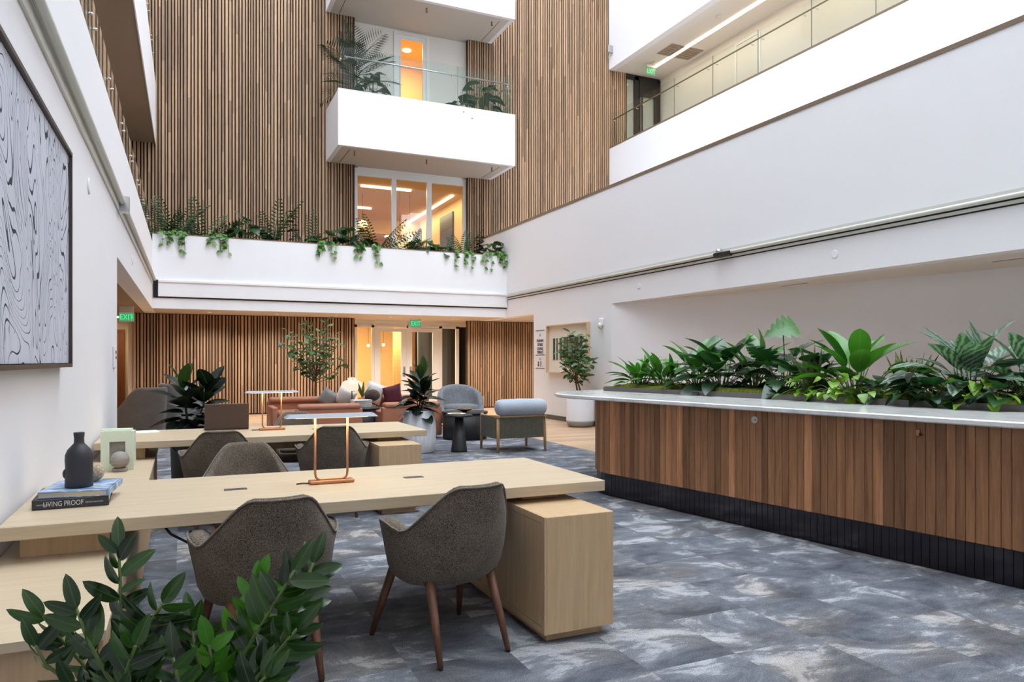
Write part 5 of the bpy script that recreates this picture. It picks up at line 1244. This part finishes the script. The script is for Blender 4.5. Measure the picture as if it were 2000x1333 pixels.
G_ivy = leafmat('ivy_leaf', (56, 100, 36), (98, 146, 62), .4); L_ivy = leaf_mesh('leaf', heart(.42), G_ivy, 5, .3, .2)
for u, lab in ((345, 'bright trailing vine under the fern at the left end of the planter'), (425, 'bright trailing vine second from the left on the planter edge'), (640, 'bright trailing vine below the slats beside the window'), (718, 'bright trailing vine below the first window pane'), (905, 'bright trailing vine at the right corner of the window'), (965, 'bright trailing vine at the right end of the planter')):
    t = pplant('pothos', lab, min(xat(u, YF), XR - .25), YF + .1, 4.36); t['group'] = 'vines trailing over the white planter'; st = B()
    for k in range(7):
        x0 = rp_.uniform(-.3, .3); dr = rp_.uniform(.08, .42); pts = [(x0 * .5, .05, 0), (x0 * .8, -.06, .05), (x0, -.14, -.02), (x0 * 1.1, -.13, -dr)]; st.tube(pts, .004, 4)
        for j in range(5):
            f = j / 4; p = Vector(pts[1]).lerp(Vector(pts[2]), f * 2) if f < .5 else Vector(pts[2]).lerp(Vector(pts[3]), f * 2 - 1); a = rp_.uniform(-1.5, 1.5)
            place(t, L_ivy, p, (math.sin(a), -.5 * abs(math.cos(a)) - .1, rp_.uniform(-.9, .2)), rp_.uniform(.09, .14), 1, (0, -1, .6), rp_.uniform(-.4, .4))
    st.build('vine', stem_g, t)

# ---- balcony plants
def bplant(name, label, u, y, pot_r, pot_h):
    x = xat(u, y); p = thing('balcony_pot', 'pot of the ' + label, 'planter', (x, y, 7.28)); B().lathe([(pot_r * .8, .001), (pot_r * .85, .02), (pot_r, pot_h), (pot_r * .9, pot_h), (pot_r * .85, pot_h - .05)], 24).build('pot', pot_m, p); B().lathe([(.01, pot_h - .05), (pot_r * .86, pot_h - .05)], 18, cap=False).build('soil', soil, p)
    return thing(name, label, 'plant', (x, y, 7.28 + pot_h - .04), 0, 'balcony plants')
rq = random.Random(17)
t = bplant('palm', 'feathery palm standing at the side end of the balcony', 696, 19.5, .25, .5)
B().tube([(0, 0, 0), (.03, 0, .8), (.0, 0, 1.6)], [.03, .025, .015], 8).build('trunk', stem_b, t)
for k in range(24):
    az = k * 2.4; f = k / 23; e = R(5 + 75 * f); place(t, F_palm, (0, 0, .95 + .7 * f), (math.cos(az) * math.cos(e), math.sin(az) * math.cos(e), math.sin(e)), rq.uniform(.8, 1.1), 1, None, rq.uniform(-.3, .3), 'frond')
t = bplant('fiddle_plant', 'round-leaved plant beside the palm on the balcony', 726, 19.3, .22, .5); bushy(t, L_heartd, 26, (.24, .34), .36, 1.25, rq)
t = bplant('fiddle_plant', 'low round-leaved plant near the far end of the balcony glass', 900, 19.2, .2, .5); bushy(t, L_heartd, 26, (.24, .32), .4, 1.05, rq)
t = bplant('fiddle_plant', 'tall round-leaved plant at the corner of the balcony glass', 942, 19.5, .24, .5); bushy(t, L_broad, 40, (.26, .38), .46, 1.55, rq)
